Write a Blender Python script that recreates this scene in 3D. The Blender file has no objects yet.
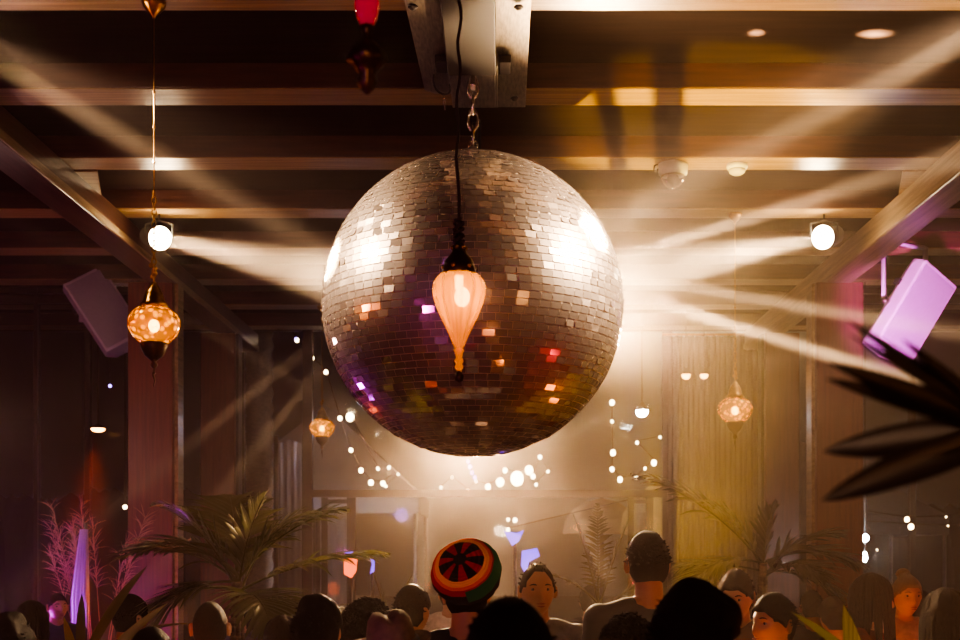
import bpy, bmesh, math, random
from mathutils import Vector, Matrix, noise as mnoise
PI = math.pi
scene = bpy.context.scene
COL = scene.collection
R = random.Random(7)

# ------------------------------------------------------------------ helpers
def rad(a): return a * PI / 180
def P(px, py, Y):
    """real-world point at depth Y metres for a sight line measured on the photograph"""
    return Vector(((px - 500) / 1200 * Y, Y, 1.7 + (550 - py) / 1200 * Y))
def tag(o, label=None, cat=None, group=None, kind=None):
    if label: o['label'] = label
    if cat: o['category'] = cat
    if group: o['group'] = group
    if kind: o['kind'] = kind
    return o
def empty(name, loc, label, cat, group=None, rz=0, scale=1):
    o = bpy.data.objects.new(name, None); COL.objects.link(o)
    o.empty_display_size = .05
    o.location = loc; o.rotation_euler = (0, 0, rz); o.scale = (scale,) * 3
    return tag(o, label, cat, group)

class MB:
    def __init__(s): s.v = []; s.f = []; s.smooth = []
    def add(s, vs, fs, smooth=False):
        n = len(s.v); s.v += [Vector(p) for p in vs]
        s.f += [[i + n for i in f] for f in fs]; s.smooth += [smooth] * len(fs); return s
    def box(s, a, b, M=None):
        x0, y0, z0 = a; x1, y1, z1 = b
        vs = [Vector(p) for p in ((x0,y0,z0),(x1,y0,z0),(x1,y1,z0),(x0,y1,z0),(x0,y0,z1),(x1,y0,z1),(x1,y1,z1),(x0,y1,z1))]
        if M: vs = [M @ v for v in vs]
        return s.add(vs, [(0,3,2,1),(4,5,6,7),(0,1,5,4),(1,2,6,5),(2,3,7,6),(3,0,4,7)])
    def tube(s, pts, r, n=8, cap=True, flat=(1,1)):
        pts = [Vector(p) for p in pts]
        if not hasattr(r, '__len__'): r = [r] * len(pts)
        up = Vector((0,0,1)); rings = []; last = None
        for i, p in enumerate(pts):
            t = (pts[min(i+1,len(pts)-1)] - pts[max(i-1,0)])
            if t.length < 1e-9: t = Vector((0,0,1))
            t.normalize()
            if last is None:
                a = t.cross(Vector((0,1,0)) if abs(t.y) < .9 else Vector((1,0,0))).normalized()
            else:
                a = (last - t * last.dot(t)).normalized()
            last = a; b = t.cross(a)
            rings.append([p + (a*math.cos(2*PI*k/n)*flat[0] + b*math.sin(2*PI*k/n)*flat[1])*r[i] for k in range(n)])
        vs = [v for rg in rings for v in rg]; fs = []
        for i in range(len(pts)-1):
            for k in range(n):
                k2 = (k+1) % n
                fs.append((i*n+k, i*n+k2, (i+1)*n+k2, (i+1)*n+k))
        if cap:
            fs.append(tuple(reversed(range(n)))); fs.append(tuple(range((len(pts)-1)*n, len(pts)*n)))
        return s.add(vs, fs, True)
    def lathe(s, prof, n=24, M=None, ribs=0, ribamp=0):
        vs = []; fs = []
        for (r, z) in prof:
            for k in range(n):
                a = 2*PI*k/n; rr = r * (1 + ribamp*math.cos(ribs*a)) if ribs else r
                vs.append(Vector((rr*math.cos(a), rr*math.sin(a), z)))
        m = len(prof)
        for i in range(m-1):
            for k in range(n):
                k2 = (k+1) % n
                fs.append((i*n+k, i*n+k2, (i+1)*n+k2, (i+1)*n+k))
        if prof[0][0] > 1e-5: fs.append(tuple(reversed(range(n))))
        if prof[-1][0] > 1e-5: fs.append(tuple(range((m-1)*n, m*n)))
        if M: vs = [M @ v for v in vs]
        return s.add(vs, fs, True)
    def ball(s, c, r, n=12, sc=(1,1,1)):
        c = Vector(c); prof = [(max(1e-6,math.sin(PI*i/n)), -math.cos(PI*i/n)) for i in range(n+1)]
        M = Matrix.Translation(c) @ Matrix.Diagonal((r*sc[0], r*sc[1], r*sc[2], 1))
        return s.lathe(prof, n*2 if n < 12 else 24, M)
    def prism(s, poly, d0, d1, M=None):
        """poly in local xz, extruded along y from d0 to d1"""
        n = len(poly)
        vs = [Vector((x, d0, z)) for x, z in poly] + [Vector((x, d1, z)) for x, z in poly]
        if M: vs = [M @ v for v in vs]
        fs = [tuple(range(n)), tuple(reversed(range(n, 2*n)))] + [(i, i+n, (i+1)%n+n, (i+1)%n) for i in range(n)]
        return s.add(vs, fs)
    def mesh(s, name):
        me = bpy.data.meshes.new(name); me.from_pydata([tuple(v) for v in s.v], [], s.f)
        me.polygons.foreach_set('use_smooth', s.smooth); me.update()
        bm = bmesh.new(); bm.from_mesh(me)
        bmesh.ops.recalc_face_normals(bm, faces=bm.faces); bm.to_mesh(me); bm.free()
        return me
    def build(s, name, m, parent=None, bevel=0, recalc=True, loc=None):
        me = s.mesh(name)
        o = bpy.data.objects.new(name, me); COL.objects.link(o)
        if m is not None: me.materials.append(m)
        if parent: o.parent = parent
        if loc is not None: o.location = loc
        if bevel:
            md = o.modifiers.new('bevel', 'BEVEL'); md.width = bevel; md.segments = 2; md.limit_method = 'ANGLE'
        return o

def new_mat(name):
    m = bpy.data.materials.new(name); m.use_nodes = True
    nt = m.node_tree; nt.nodes.clear()
    out = nt.nodes.new('ShaderNodeOutputMaterial')
    return m, nt, out
def pmat(name, c1, c2=None, rough=.6, metal=0, scale=5, stretch=(1,1,1), bump=0, emit=None, estr=0, spec=.5, detail=4, trans=0, coat=0, sheen=0):
    m, nt, out = new_mat(name)
    b = nt.nodes.new('ShaderNodeBsdfPrincipled'); nt.links.new(b.outputs[0], out.inputs[0])
    b.inputs['Roughness'].default_value = rough; b.inputs['Metallic'].default_value = metal
    b.inputs['Specular IOR Level'].default_value = spec
    b.inputs['Transmission Weight'].default_value = trans; b.inputs['Coat Weight'].default_value = coat
    b.inputs['Sheen Weight'].default_value = sheen
    c2 = c2 or tuple(x*.7 for x in c1)
    tc = nt.nodes.new('ShaderNodeTexCoord'); mp = nt.nodes.new('ShaderNodeMapping'); mp.inputs['Scale'].default_value = stretch
    nz = nt.nodes.new('ShaderNodeTexNoise'); nz.inputs['Scale'].default_value = scale; nz.inputs['Detail'].default_value = detail
    mx = nt.nodes.new('ShaderNodeMix'); mx.data_type = 'RGBA'
    mx.inputs[6].default_value = (*c1, 1); mx.inputs[7].default_value = (*c2, 1)
    cr = nt.nodes.new('ShaderNodeMapRange'); cr.inputs[1].default_value = .35; cr.inputs[2].default_value = .65
    L = nt.links.new
    L(tc.outputs['Object'], mp.inputs[0]); L(mp.outputs[0], nz.inputs['Vector']); L(nz.outputs[0], cr.inputs[0])
    L(cr.outputs[0], mx.inputs[0]); L(mx.outputs[2], b.inputs['Base Color'])
    if bump:
        bp = nt.nodes.new('ShaderNodeBump'); bp.inputs['Strength'].default_value = bump; bp.inputs['Distance'].default_value = .01
        L(nz.outputs[0], bp.inputs['Height']); L(bp.outputs[0], b.inputs['Normal'])
    if emit:
        b.inputs['Emission Color'].default_value = (*emit, 1); b.inputs['Emission Strength'].default_value = estr
        m.cycles.emission_sampling = 'NONE'
    return m
def emat(name, c, s, sampling='NONE'):
    m, nt, out = new_mat(name)
    e = nt.nodes.new('ShaderNodeEmission'); e.inputs[0].default_value = (*c, 1); e.inputs[1].default_value = s
    nt.links.new(e.outputs[0], out.inputs[0]); m.cycles.emission_sampling = sampling
    return m
def glassmat(name, tint, glow=(1,.5,.15), gstr=0, t=.45, rough=.12, pattern=0):
    """thin coloured lamp glass: tinted see-through + translucent + gloss"""
    m, nt, out = new_mat(name); N = nt.nodes.new; L = nt.links.new
    tr = N('ShaderNodeBsdfTransparent'); tr.inputs[0].default_value = (*tint, 1)
    tl = N('ShaderNodeBsdfTranslucent'); tl.inputs[0].default_value = (*tint, 1)
    gl = N('ShaderNodeBsdfGlossy'); gl.inputs['Roughness'].default_value = rough; gl.inputs[0].default_value = (1, .85, .6, 1)
    m1 = N('ShaderNodeMixShader'); m1.inputs[0].default_value = 1 - t; L(tr.outputs[0], m1.inputs[1]); L(tl.outputs[0], m1.inputs[2])
    lw = N('ShaderNodeLayerWeight'); lw.inputs[0].default_value = .35
    m2 = N('ShaderNodeMixShader'); L(lw.outputs['Facing'], m2.inputs[0]); L(m1.outputs[0], m2.inputs[1]); L(gl.outputs[0], m2.inputs[2])
    em = N('ShaderNodeEmission'); em.inputs[0].default_value = (*glow, 1); em.inputs[1].default_value = gstr
    ad = N('ShaderNodeAddShader'); L(m2.outputs[0], ad.inputs[0]); L(em.outputs[0], ad.inputs[1]); L(ad.outputs[0], out.inputs[0])
    if pattern:
        tc = N('ShaderNodeTexCoord'); vo = N('ShaderNodeTexVoronoi'); vo.inputs['Scale'].default_value = pattern; L(tc.outputs['Object'], vo.inputs['Vector'])
        mr = N('ShaderNodeMapRange'); mr.inputs[1].default_value = .1; mr.inputs[2].default_value = .5; mr.inputs[3].default_value = gstr*2; mr.inputs[4].default_value = 0
        L(vo.outputs['Distance'], mr.inputs[0]); L(mr.outputs[0], em.inputs[1])
        bp = N('ShaderNodeBump'); bp.inputs['Strength'].default_value = .8; L(vo.outputs['Distance'], bp.inputs['Height']); L(bp.outputs[0], gl.inputs['Normal'])
    m.cycles.emission_sampling = 'NONE'
    return m
def spot(name, loc, target, power, color, angle, blend=.3, radius=.05):
    l = bpy.data.lights.new(name, 'SPOT'); l.energy = power; l.color = color
    l.spot_size = rad(angle); l.spot_blend = blend; l.shadow_soft_size = radius
    o = bpy.data.objects.new(name, l); COL.objects.link(o); o.location = loc
    o.rotation_euler = (Vector(target) - Vector(loc)).to_track_quat('-Z', 'Y').to_euler()
    return o
def point(name, loc, power, color, radius=.03):
    l = bpy.data.lights.new(name, 'POINT'); l.energy = power; l.color = color; l.shadow_soft_size = radius
    o = bpy.data.objects.new(name, l); COL.objects.link(o); o.location = loc
    return o

# ------------------------------------------------------------------ materials
M = {}
M['wood'] = pmat('dark_stained_wood', (.085,.031,.018), (.042,.015,.009), .38, scale=6, stretch=(.4,6,6), bump=.2)
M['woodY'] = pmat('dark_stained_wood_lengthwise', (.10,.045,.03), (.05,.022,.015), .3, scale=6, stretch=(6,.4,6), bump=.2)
M['soffit'] = pmat('pale_planed_wood', (.36,.23,.10), (.20,.125,.05), .35, scale=5, stretch=(.3,8,8), bump=.15)
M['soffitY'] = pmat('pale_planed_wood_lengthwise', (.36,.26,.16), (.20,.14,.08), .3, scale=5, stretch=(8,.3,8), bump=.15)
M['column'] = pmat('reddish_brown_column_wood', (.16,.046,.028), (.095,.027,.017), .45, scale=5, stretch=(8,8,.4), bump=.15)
M['ceil'] = pmat('dark_brown_ceiling_boards', (.026,.015,.010), (.014,.008,.006), .9, scale=4, stretch=(.5,7,1), bump=.1, spec=.05)
M['floor'] = pmat('dark_wood_deck_floor', (.09,.05,.035), (.05,.03,.02), .4, scale=3, stretch=(8,.5,1))
M['frame'] = pmat('dark_metal_frame', (.035,.026,.022), None, .4, metal=.3)
M['wall'] = pmat('dark_plaster_wall', (.08,.05,.045), (.05,.035,.035), .8, scale=2)
M['steel'] = pmat('brushed_steel_plate', (.50,.44,.36), (.34,.30,.25), .38, metal=.9, scale=14, stretch=(6,1,1), bump=.1)
M['steeldark'] = pmat('dark_painted_steel', (.035,.028,.024), None, .6, metal=.2)
M['chrome'] = pmat('polished_chain_steel', (.75,.68,.6), None, .2, metal=1)
M['brass'] = pmat('aged_brass', (.55,.32,.10), (.30,.16,.05), .3, metal=1, scale=40)
M['darkbrass'] = pmat('blackened_brass', (.10,.055,.03), None, .35, metal=.8, scale=30)
M['cable'] = pmat('black_fabric_cable', (.03,.018,.014), None, .7)
M['white'] = pmat('white_plastic', (.75,.72,.70), None, .4)
M['spk'] = pmat('white_speaker_cabinet', (.62,.56,.56), (.55,.5,.5), .4)
M['grille'] = pmat('speaker_grille_metal', (.42,.38,.40), (.3,.27,.28), .5, scale=160)
M['black'] = pmat('black_rubber', (.012,.011,.011), None, .5)

# window glass: thin, mostly clear with a reflection
def window_glass():
    m, nt, out = new_mat('window_glass'); N = nt.nodes.new; L = nt.links.new
    tr = N('ShaderNodeBsdfTransparent'); tr.inputs[0].default_value = (.80,.82,.85,1)
    gl = N('ShaderNodeBsdfGlossy'); gl.inputs['Roughness'].default_value = .03
    lw = N('ShaderNodeFresnel'); lw.inputs[0].default_value = 1.2
    mx = N('ShaderNodeMixShader'); L(lw.outputs[0], mx.inputs[0]); L(tr.outputs[0], mx.inputs[1]); L(gl.outputs[0], mx.inputs[2]); L(mx.outputs[0], out.inputs[0])
    return m
M['glass'] = window_glass()
M['clearglass'] = glassmat('clear_dome_plastic', (.55,.5,.48), gstr=0, t=.8, rough=.05)

# ------------------------------------------------------------------ setting
def struct(name, mb, m, parent=None, bevel=0):
    o = mb.build(name, m, parent, bevel=bevel)
    if parent is None: o['kind'] = 'structure'
    return o
struct('floor', MB().box((-6.5,-6,-.1),(6.5,14.2,0)), M['floor'])
struct('ceiling', MB().box((-6.5,-6,4.34),(6.5,14.2,4.46)), M['ceil'])
struct('wall_back', MB().box((-6.5,-6.1,0),(6.5,-6,4.34)), M['wall'])
struct('wall_left', MB().box((-6.6,-6,0),(-6.5,11.4,4.34)), M['wall'])
struct('wall_right', MB().box((6.5,-6,0),(6.6,11.4,4.34)), M['wall'])
k = 0
for i in range(-9, 8):
    y = 6.5 + 1.145*i
    if y > 13.8: break
    k += 1
    o = struct('trim_%d' % k, MB().box((-6.45,y,4.205),(6.45,y+(.245 if i >= 0 else .205),4.34)), M['wood'], bevel=.004)
    o['label'] = 'dark stained ceiling cross beam'
    s_ = MB().box((-6.45,y+.004,4.198),(6.45,y+(.241 if i >= 0 else .201),4.2055)).build('beam_soffit', M['soffit'], o)
for sx in (-1, 1):
    k += 1
    a, b = sorted((sx*2.80, sx*3.02))
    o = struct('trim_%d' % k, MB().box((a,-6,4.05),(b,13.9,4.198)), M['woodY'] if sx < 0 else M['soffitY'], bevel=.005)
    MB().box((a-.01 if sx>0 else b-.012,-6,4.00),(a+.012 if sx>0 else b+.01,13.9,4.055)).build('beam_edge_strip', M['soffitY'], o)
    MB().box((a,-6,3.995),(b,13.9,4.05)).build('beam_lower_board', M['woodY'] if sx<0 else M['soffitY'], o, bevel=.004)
    x0 = sx*2.80; tri = [(x0,7.9),(x0-sx*.15,7.9),(x0,8.43)]
    if sx < 0: tri.reverse()
    mb_ = MB(); mb_.add([(x,y,4.19) for x,y in tri]+[(x,y,4.204) for x,y in tri], [(0,1,2),(5,4,3),(0,3,4,1),(1,4,5,2),(2,5,3,0)])
    mb_.build('corner_gusset', M['soffit'], o)
for sx in (-1, 1):
    for (yy, w) in ((10.3, .385), (12.7, .36)):
        k += 1
        xin = 2.72 if (sx > 0 and yy < 11) else 2.81
        a, b = sorted((sx*xin, sx*(xin+w+(.015 if xin < 2.8 else 0))))
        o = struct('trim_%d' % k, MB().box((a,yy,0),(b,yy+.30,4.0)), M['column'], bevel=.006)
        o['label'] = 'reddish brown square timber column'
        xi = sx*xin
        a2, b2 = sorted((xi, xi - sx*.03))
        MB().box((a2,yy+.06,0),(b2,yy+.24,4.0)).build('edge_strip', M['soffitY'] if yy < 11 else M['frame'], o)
# side glazed walls (transverse), far glazed wall
def glazed(n, x0, x1, y, z0, z1, mull, trans, fw=.05):
    mb = MB()
    mb.box((x0,y,z0),(x0+fw,y+.07,z1)); mb.box((x1-fw,y,z0),(x1,y+.07,z1))
    mb.box((x0,y,z1-fw),(x1,y+.07,z1)); mb.box((x0,y,z0),(x1,y+.07,z0+fw))
    for xm, w in mull: mb.box((xm-w/2,y-.01,z0),(xm+w/2,y+.08,z1))
    for (a, b, zt, w) in trans: mb.box((a,y-.012,zt-w/2),(b,y+.082,zt+w/2))
    o = struct('window_%d' % n, mb, M['frame'])
    MB().box((x0+.01,y+.03,z0+.01),(x1-.01,y+.038,z1-.01)).build('glass_pane', M['glass'], o)
    return o
glazed(1, -6.4, -3.18, 11.45, 0, 4.2, [(-4.43,.035),(-5.6,.035)], [(-6.4,-3.18,4.08,.05)])
glazed(2, 3.18, 6.4, 11.45, 0, 4.2, [(4.9,.035)], [(3.18,6.4,4.08,.05)])
Yf = 13.95
xs = lambda px: (px-500)/1200*Yf
zs = lambda py: 1.7+(550-py)/1200*Yf
glazed(3, -6.4, 6.4, Yf, 0, 4.3,
       [(xs(307.5),.11),(xs(667.5),.11),(xs(240),.10),(xs(757),.12),(xs(323),.08),(xs(350),.09),(xs(632),.08),(xs(652),.07)][:4] +
       [(-4.8,.06),(4.8,.06)],
       [(xs(307.5), xs(667.5), zs(493.5), .085)])
o = MB()
for a, w in ((323,.07),(350,.10),(632,.07),(651,.08)):
    o.box((xs(a)-w/2, Yf+.10, 0), (xs(a)+w/2, Yf+.16, zs(497)))
o = struct('door_1', o, M['frame'])
o['label'] = 'dark framed glass doors of the far opening'
MB().box((xs(323), Yf+.105, zs(503)), (xs(350), Yf+.155, zs(499))).build('top_rail', M['frame'], o)
MB().box((xs(632), Yf+.105, zs(503)), (xs(651), Yf+.155, zs(499))).build('top_rail', M['frame'], o)

# ------------------------------------------------------------------ mirror ball and its motor
BC = Vector((-.135, 6.0, 2.916)); BR = .748
M['mirror'] = None
def mirror_mat():
    m, nt, out = new_mat('mirror_tiles'); N = nt.nodes.new; L = nt.links.new
    b = N('ShaderNodeBsdfPrincipled'); b.inputs['Metallic'].default_value = 1
    b.inputs['Base Color'].default_value = (.86,.78,.72,1)
    at = N('ShaderNodeAttribute'); at.attribute_name = 'tile'; 
    mr = N('ShaderNodeMapRange'); mr.inputs[3].default_value = .05; mr.inputs[4].default_value = .2
    L(at.outputs['Fac'], mr.inputs[0]); L(mr.outputs[0], b.inputs['Roughness'])
    mx = N('ShaderNodeMix'); mx.data_type = 'RGBA'; mx.inputs[6].default_value = (.92,.84,.78,1); mx.inputs[7].default_value = (.78,.70,.65,1)
    L(at.outputs['Fac'], mx.inputs[0]); L(mx.outputs[2], b.inputs['Base Color'])
    df = N('ShaderNodeBsdfGlossy'); df.inputs['Roughness'].default_value = .42; df.inputs[0].default_value = (.80,.68,.58,1)
    d2 = N('ShaderNodeBsdfDiffuse'); d2.inputs[0].default_value = (.50,.40,.33,1)
    m0 = N('ShaderNodeMixShader'); m0.inputs[0].default_value = .35; L(df.outputs[0], m0.inputs[1]); L(d2.outputs[0], m0.inputs[2]); df = m0
    ms = N('ShaderNodeMixShader'); ms.inputs[0].default_value = .33; L(b.outputs[0], ms.inputs[1]); L(df.outputs[0], ms.inputs[2])
    L(ms.outputs[0], out.inputs[0]); return m
M['mirror'] = mirror_mat()
M['grout'] = pmat('ball_grout', (.85,.72,.58), (.7,.58,.46), .5, metal=.3)
ball = empty('mirror_ball', BC - Vector((0,0,BR)), 'huge mirrored disco ball covered in rectangular mirror tiles, hanging in the centre', 'disco ball')
def build_tiles():
    vs = []; fs = []; tv = []
    NR = 68
    for i in range(NR):
        t0 = PI*i/NR; t1 = PI*(i+1)/NR; tm = (t0+t1)/2
        n = max(5, round(82*math.sin(tm))); off = R.random()*2*PI
        for k in range(n):
            a0 = off + 2*PI*k/n; a1 = off + 2*PI*(k+1)/n; am = (a0+a1)/2
            nrm = Vector((math.sin(tm)*math.cos(am), math.sin(tm)*math.sin(am), math.cos(tm)))
            e1 = Vector((-math.sin(am), math.cos(am), 0)); e2 = nrm.cross(e1)
            w = BR*math.sin(tm)*(a1-a0)*.5*.955; h = BR*(t1-t0)*.5*.885
            big = R.random() < .22
            s1 = (.085 if big else .008)
            j1 = R.gauss(0, s1); j2 = R.gauss(0, s1)
            cpt = nrm*(BR+.001)
            n0 = len(vs)
            for (u, v) in ((-1,-1),(1,-1),(1,1),(-1,1)):
                vs.append(cpt + e1*u*w + e2*v*h + nrm*(u*w*j1*1.0 + v*h*j2*1.0))
            fs.append((n0, n0+1, n0+2, n0+3)); tv.append(R.random()**2)
    me = bpy.data.meshes.new('mirror_tiles'); me.from_pydata([tuple(v) for v in vs], [], fs)
    a = me.attributes.new('tile', 'FLOAT', 'FACE'); a.data.foreach_set('value', tv)
    me.materials.append(M['mirror']); me.update()
    # outward normals
    bm = bmesh.new(); bm.from_mesh(me)
    for f in bm.faces:
        if f.normal.dot(f.calc_center_median()) < 0: f.normal_flip()
    bm.to_mesh(me); bm.free()
    o = bpy.data.objects.new('mirror_tiles', me); COL.objects.link(o); o.parent = ball; o.location = (0,0,BR)
    return o
build_tiles()
MB().lathe([(max(1e-6,(BR-.003)*math.sin(PI*i/64)), -(BR-.003)*math.cos(PI*i/64)) for i in range(65)], 96).build('core', M['grout'], ball, loc=(0,0,BR))
MB().lathe([(.07,-.004),(.07,.012),(.03,.02),(.02,.05),(.0001,.052)], 20).build('top_cap', M['steel'], ball, loc=(0,0,2*BR))
e = MB(); e.tube([Vector((.022*math.cos(a), 0, .022*math.sin(a)+.06)) for a in [2*PI*i/14 for i in range(15)]], .006, 6)
e.build('eyelet', M['chrome'], ball, loc=(0,0,2*BR))

def chain_links(mb, p0, p1, L=.05, w=.012, r=.004):
    p0 = Vector(p0); p1 = Vector(p1); d = p1-p0; n = max(1, round(d.length/(L*.78))); step = d.length/n; t = d.normalized()
    a0 = t.cross(Vector((0,1,0))).normalized() if abs(t.y) < .9 else Vector((1,0,0)); b0 = t.cross(a0)
    for i in range(n):
        c = p0 + t*step*(i+.5); ax = a0 if i % 2 else b0
        pts = []
        for k in range(13):
            an = 2*PI*k/12
            pts.append(c + t*math.cos(an)*(step*.5+r*1.3) + ax*math.sin(an)*w)
        mb.tube(pts, r, 5, cap=False)
    return mb
ch = empty('hanging_chain', BC + Vector((0,0,BR+.062)), 'short steel chain between the motor and the top of the disco ball', 'chain')
m = MB(); chain_links(m, (0,0,.0), (0,0,.325), .1, .026, .0085); m.build('chain_links', M['chrome'], ch)
m = MB(); m.tube([(0,0,.30),(0,0,.345)], .012, 8); m.ball((0,0,.30), .018, 8); m.build('swivel', M['chrome'], ch)

mo = empty('ball_motor', (BC.x, 6.0, 4.03), 'steel mounting plates with a dark motor box turning the disco ball', 'motor')
z = 4.2-4.03
# plates (local coordinates relative to mo)
m = MB(); m.box((-.045,-1.2,z-.016),(.277,.735,z-.006)); m.build('mounting_plate', M['steel'], mo, bevel=.003)
pl = [(-.31,-1.2),(-.27,.45),(-.22,.50),(-.06,.50),(-.06,-1.2)]
m = MB(); n = len(pl)
m.add([(x,y,z-.028) for x,y in pl]+[(x,y,z-.018) for x,y in pl], [tuple(range(n)), tuple(reversed(range(n,2*n)))]+[(i,(i+1)%n,(i+1)%n+n,i+n) for i in range(n)])
m.build('side_plate', M['steel'], mo)
m = MB(); m.box((-.125,-1.1,z-.13),(.115,.0,z-.03)); m.build('motor_box', M['steeldark'], mo, bevel=.006)
m = MB(); m.box((-.12,.0,z-.12),(.11,.46,z-.02)); m.box((.115,-.05,z-.10),(.122,.52,z-.02)); m.build('gear_bracket', M['steel'], mo, bevel=.003)
m = MB(); m.tube([(0,0,-.03),(0,0,.05)], .014, 10); m.build('shaft', M['chrome'], mo)
for (x, y) in ((-.26,-.55),(.22,-.55),(.215,.55),(-.17,.15),(.17,.12)):
    m = MB(); m.lathe([(.022,z-.030),(.022,z-.022),(.013,z-.038),(.0001,z-.04)], 6, Matrix.Translation((x,y,-.008))); m.build('bolt', M['steeldark'], mo)
m = MB(); m.box((.13,-.02,z-.07),(.19,.14,z-.03)); m.build('junction_box', M['steeldark'], mo, bevel=.005)
m = MB(); m.box((-.19,-.02,z-.07),(-.13,.12,z-.03)); m.build('junction_box', M['steeldark'], mo, bevel=.005)
m = MB(); m.tube([Vector((-.17-.045*math.cos(a), .3+.12*math.sin(a), z-.04-.03*math.sin(a*.5))) for a in [PI*i/10-.6 for i in range(14)]], .006, 6); m.build('cable_loop', M['cable'], mo)
m = MB(); chain_links(m, (-.17,.52,z-.03), (-.165,.53,z-.10), .03, .007, .003); m.build('loose_chain', M['chrome'], mo)

# ------------------------------------------------------------------ pendant lanterns
M['amber'] = glassmat('amber_ribbed_glass', (1,.40,.09), glow=(1,.36,.06), gstr=.25, t=.35, rough=.2)
M['mercury'] = glassmat('gold_mottled_glass', (1,.50,.12), glow=(1,.36,.03), gstr=.8, t=.5, rough=.15, pattern=34)
M['bulb'] = emat('lit_filament_bulb', (1,.66,.28), 16)
M['pinkglass'] = glassmat('pink_lamp_glass', (.9,.15,.25), glow=(1,.06,.14), gstr=.12, t=.3)
def wobbly(p0, p1, amp, n=26, seed=0):
    r = random.Random(seed); pts = []
    for i in range(n+1):
        t = i/n; p = Vector(p0).lerp(Vector(p1), t)
        s = math.sin(PI*t)
        pts.append(p + Vector((s*amp*(mnoise.noise(Vector((t*9,seed,0)))), s*amp*mnoise.noise(Vector((t*9,seed,5))), 0)))
    return pts
# main teardrop pendant
Yp = 4.0; c = P(459, 305, Yp); q = Yp/1200
pd = empty('pendant_lamp', c, 'amber ribbed teardrop glass pendant lamp glowing in front of the disco ball', 'lamp')
prof = [(.0001,-46),(4,-44),(6,-38),(12,-24),(19,-10),(24,4),(26,14),(25,23),(20,30),(14,33)]
m = MB(); m.lathe([(r*q, z*q) for r, z in prof], 96, None, ribs=12, ribamp=.06)
g = m.build('glass_shade', M['amber'], pd); md = g.modifiers.new('s','SUBSURF'); md.levels = 1; md.render_levels = 1
m = MB(); m.lathe([(r*q, z*q) for r, z in [(16,29),(17,33),(16,38),(14,44),(9,50),(7,53),(7,58),(4,61),(3,72),(.01,73)]], 24)
m.build('metal_cap', M['darkbrass'], pd)
for a in range(6):
    an = a*PI/3+.2
    MB().ball((15.5*q*math.cos(an),15.5*q*math.sin(an),37*q), 2.6*q, 6).build('bead', M['brass'], pd)
    MB().ball((6.5*q*math.cos(an),6.5*q*math.sin(an),57*q), 2.3*q, 6).build('bead', M['brass'], pd)
m = MB(); m.lathe([(r*q, z*q) for r, z in [(.01,-66),(3,-65),(4.5,-62),(3,-59),(5,-56),(3,-53),(4,-48),(5.5,-45),(3,-43),(.01,-42)]], 16); m.build('glass_finial', M['amber'], pd)
m = MB(); m.lathe([(r*q, z*q) for r, z in [(.01,-78),(4,-76),(5,-71),(2.5,-67),(.01,-65)]], 12); m.build('finial_tip', M['darkbrass'], pd)
m = MB(); m.ball((0.01,-.0,8*q), 8*q, 10, (1,1,1.25)); m.lathe([(4*q,16*q),(4.5*q,30*q)], 10); m.build('bulb', M['bulb'], pd)
m = MB(); m.tube(wobbly((0,0,70*q),(-.012,0,4.19-c.z),.035,40,3), .0052, 6); m.build('cord', M['cable'], pd)
m = MB(); rr = random.Random(2)
for _ in range(4):
    ph = rr.random()*6; pts = [Vector((.014*math.cos(ph+i*1.1)*(1+.3*rr.random()), .014*math.sin(ph+i*1.1), (62+i*2.2)*q)) for i in range(12)]
    m.tube(pts, .0045, 5)
m.build('cord_knot', M['cable'], pd)
m = MB(); m.lathe([(.05,4.195-c.z),(.045,4.17-c.z),(.012,4.14-c.z)], 20, Matrix.Translation((-.012,0,0))); m.build('ceiling_rose', M['darkbrass'], pd)

def lantern(c, w, label, name='moroccan_lantern', seed=0, ztop=4.198, glow=1.0, kind=0):
    """squashed globe lantern on brass chain; w = globe width"""
    u = w/54
    t = empty(name, c, label, 'lantern', 'mottled gold glass globe lanterns on chains')
    g = MB(); g.lathe([(r*u, z*u) for r, z in [(11,-20),(17,-16),(24,-8),(27,0),(25,8),(19,15),(12,19)]], 40, None, ribs=10, ribamp=.015)
    o = g.build('glass_globe', M['mercury'], t); md = o.modifiers.new('s','SUBSURF'); md.levels = 1; md.render_levels = 1
    g = MB(); g.lathe([(r*u, z*u) for r, z in [(13,17),(14,20),(11,23),(9,31),(6,37),(4,39),(3,42),(.01,43)]], 20); g.build('metal_cap', M['brass'], t)
    g = MB(); g.lathe([(r*u, z*u) for r, z in [(.01,-44),(2,-43),(4,-40),(2,-37),(5,-34),(9,-31),(12,-25),(14,-20),(13,-17)]], 20); g.build('metal_base', M['darkbrass'], t)
    g = MB(); g.ball((0,0,-1*u), 5.5*u, 8, (1,1,1.2)); g.build('bulb', M['bulb'], t)
    g = MB(); g.tube([(.5*u,0,-43*u),(-.8*u,0,-50*u),(1*u,0,-56*u),(-.5*u,0,-62*u)], [.9*u,1.4*u,.7*u,.3*u], 5); g.ball((0,0,-48*u), 1.8*u, 6); g.build('tassel', M['darkbrass'], t)
    H = ztop - c[2]
    g = MB(); chain_links(g, (0,0,42*u), (0,0,42*u+.42), .035, .010, .0028); g.tube([(0,0,42*u+.40),(0,0,H-.02)], .0032, 5)
    for kk in range(3): 
        zz = 42*u+.55+kk*.16
        if zz < H: g.ball((0,0,zz), .008, 5)
    rr = random.Random(seed)
    for kk in range(5): g.ball((rr.uniform(-.012,.012), rr.uniform(-.01,.01), 42*u+.03+kk*.012), .012, 5)
    g.build('chain', M['brass'], t)
    g = MB(); g.lathe([(.055,H),(.05,H-.02),(.03,H-.045),(.012,H-.06),(.006,H-.075)], 20); g.build('ceiling_rose', M['brass'], t)
    point('lantern_light', Vector(c), .22*glow, (1,.6,.25), .02)
    return t
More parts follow.
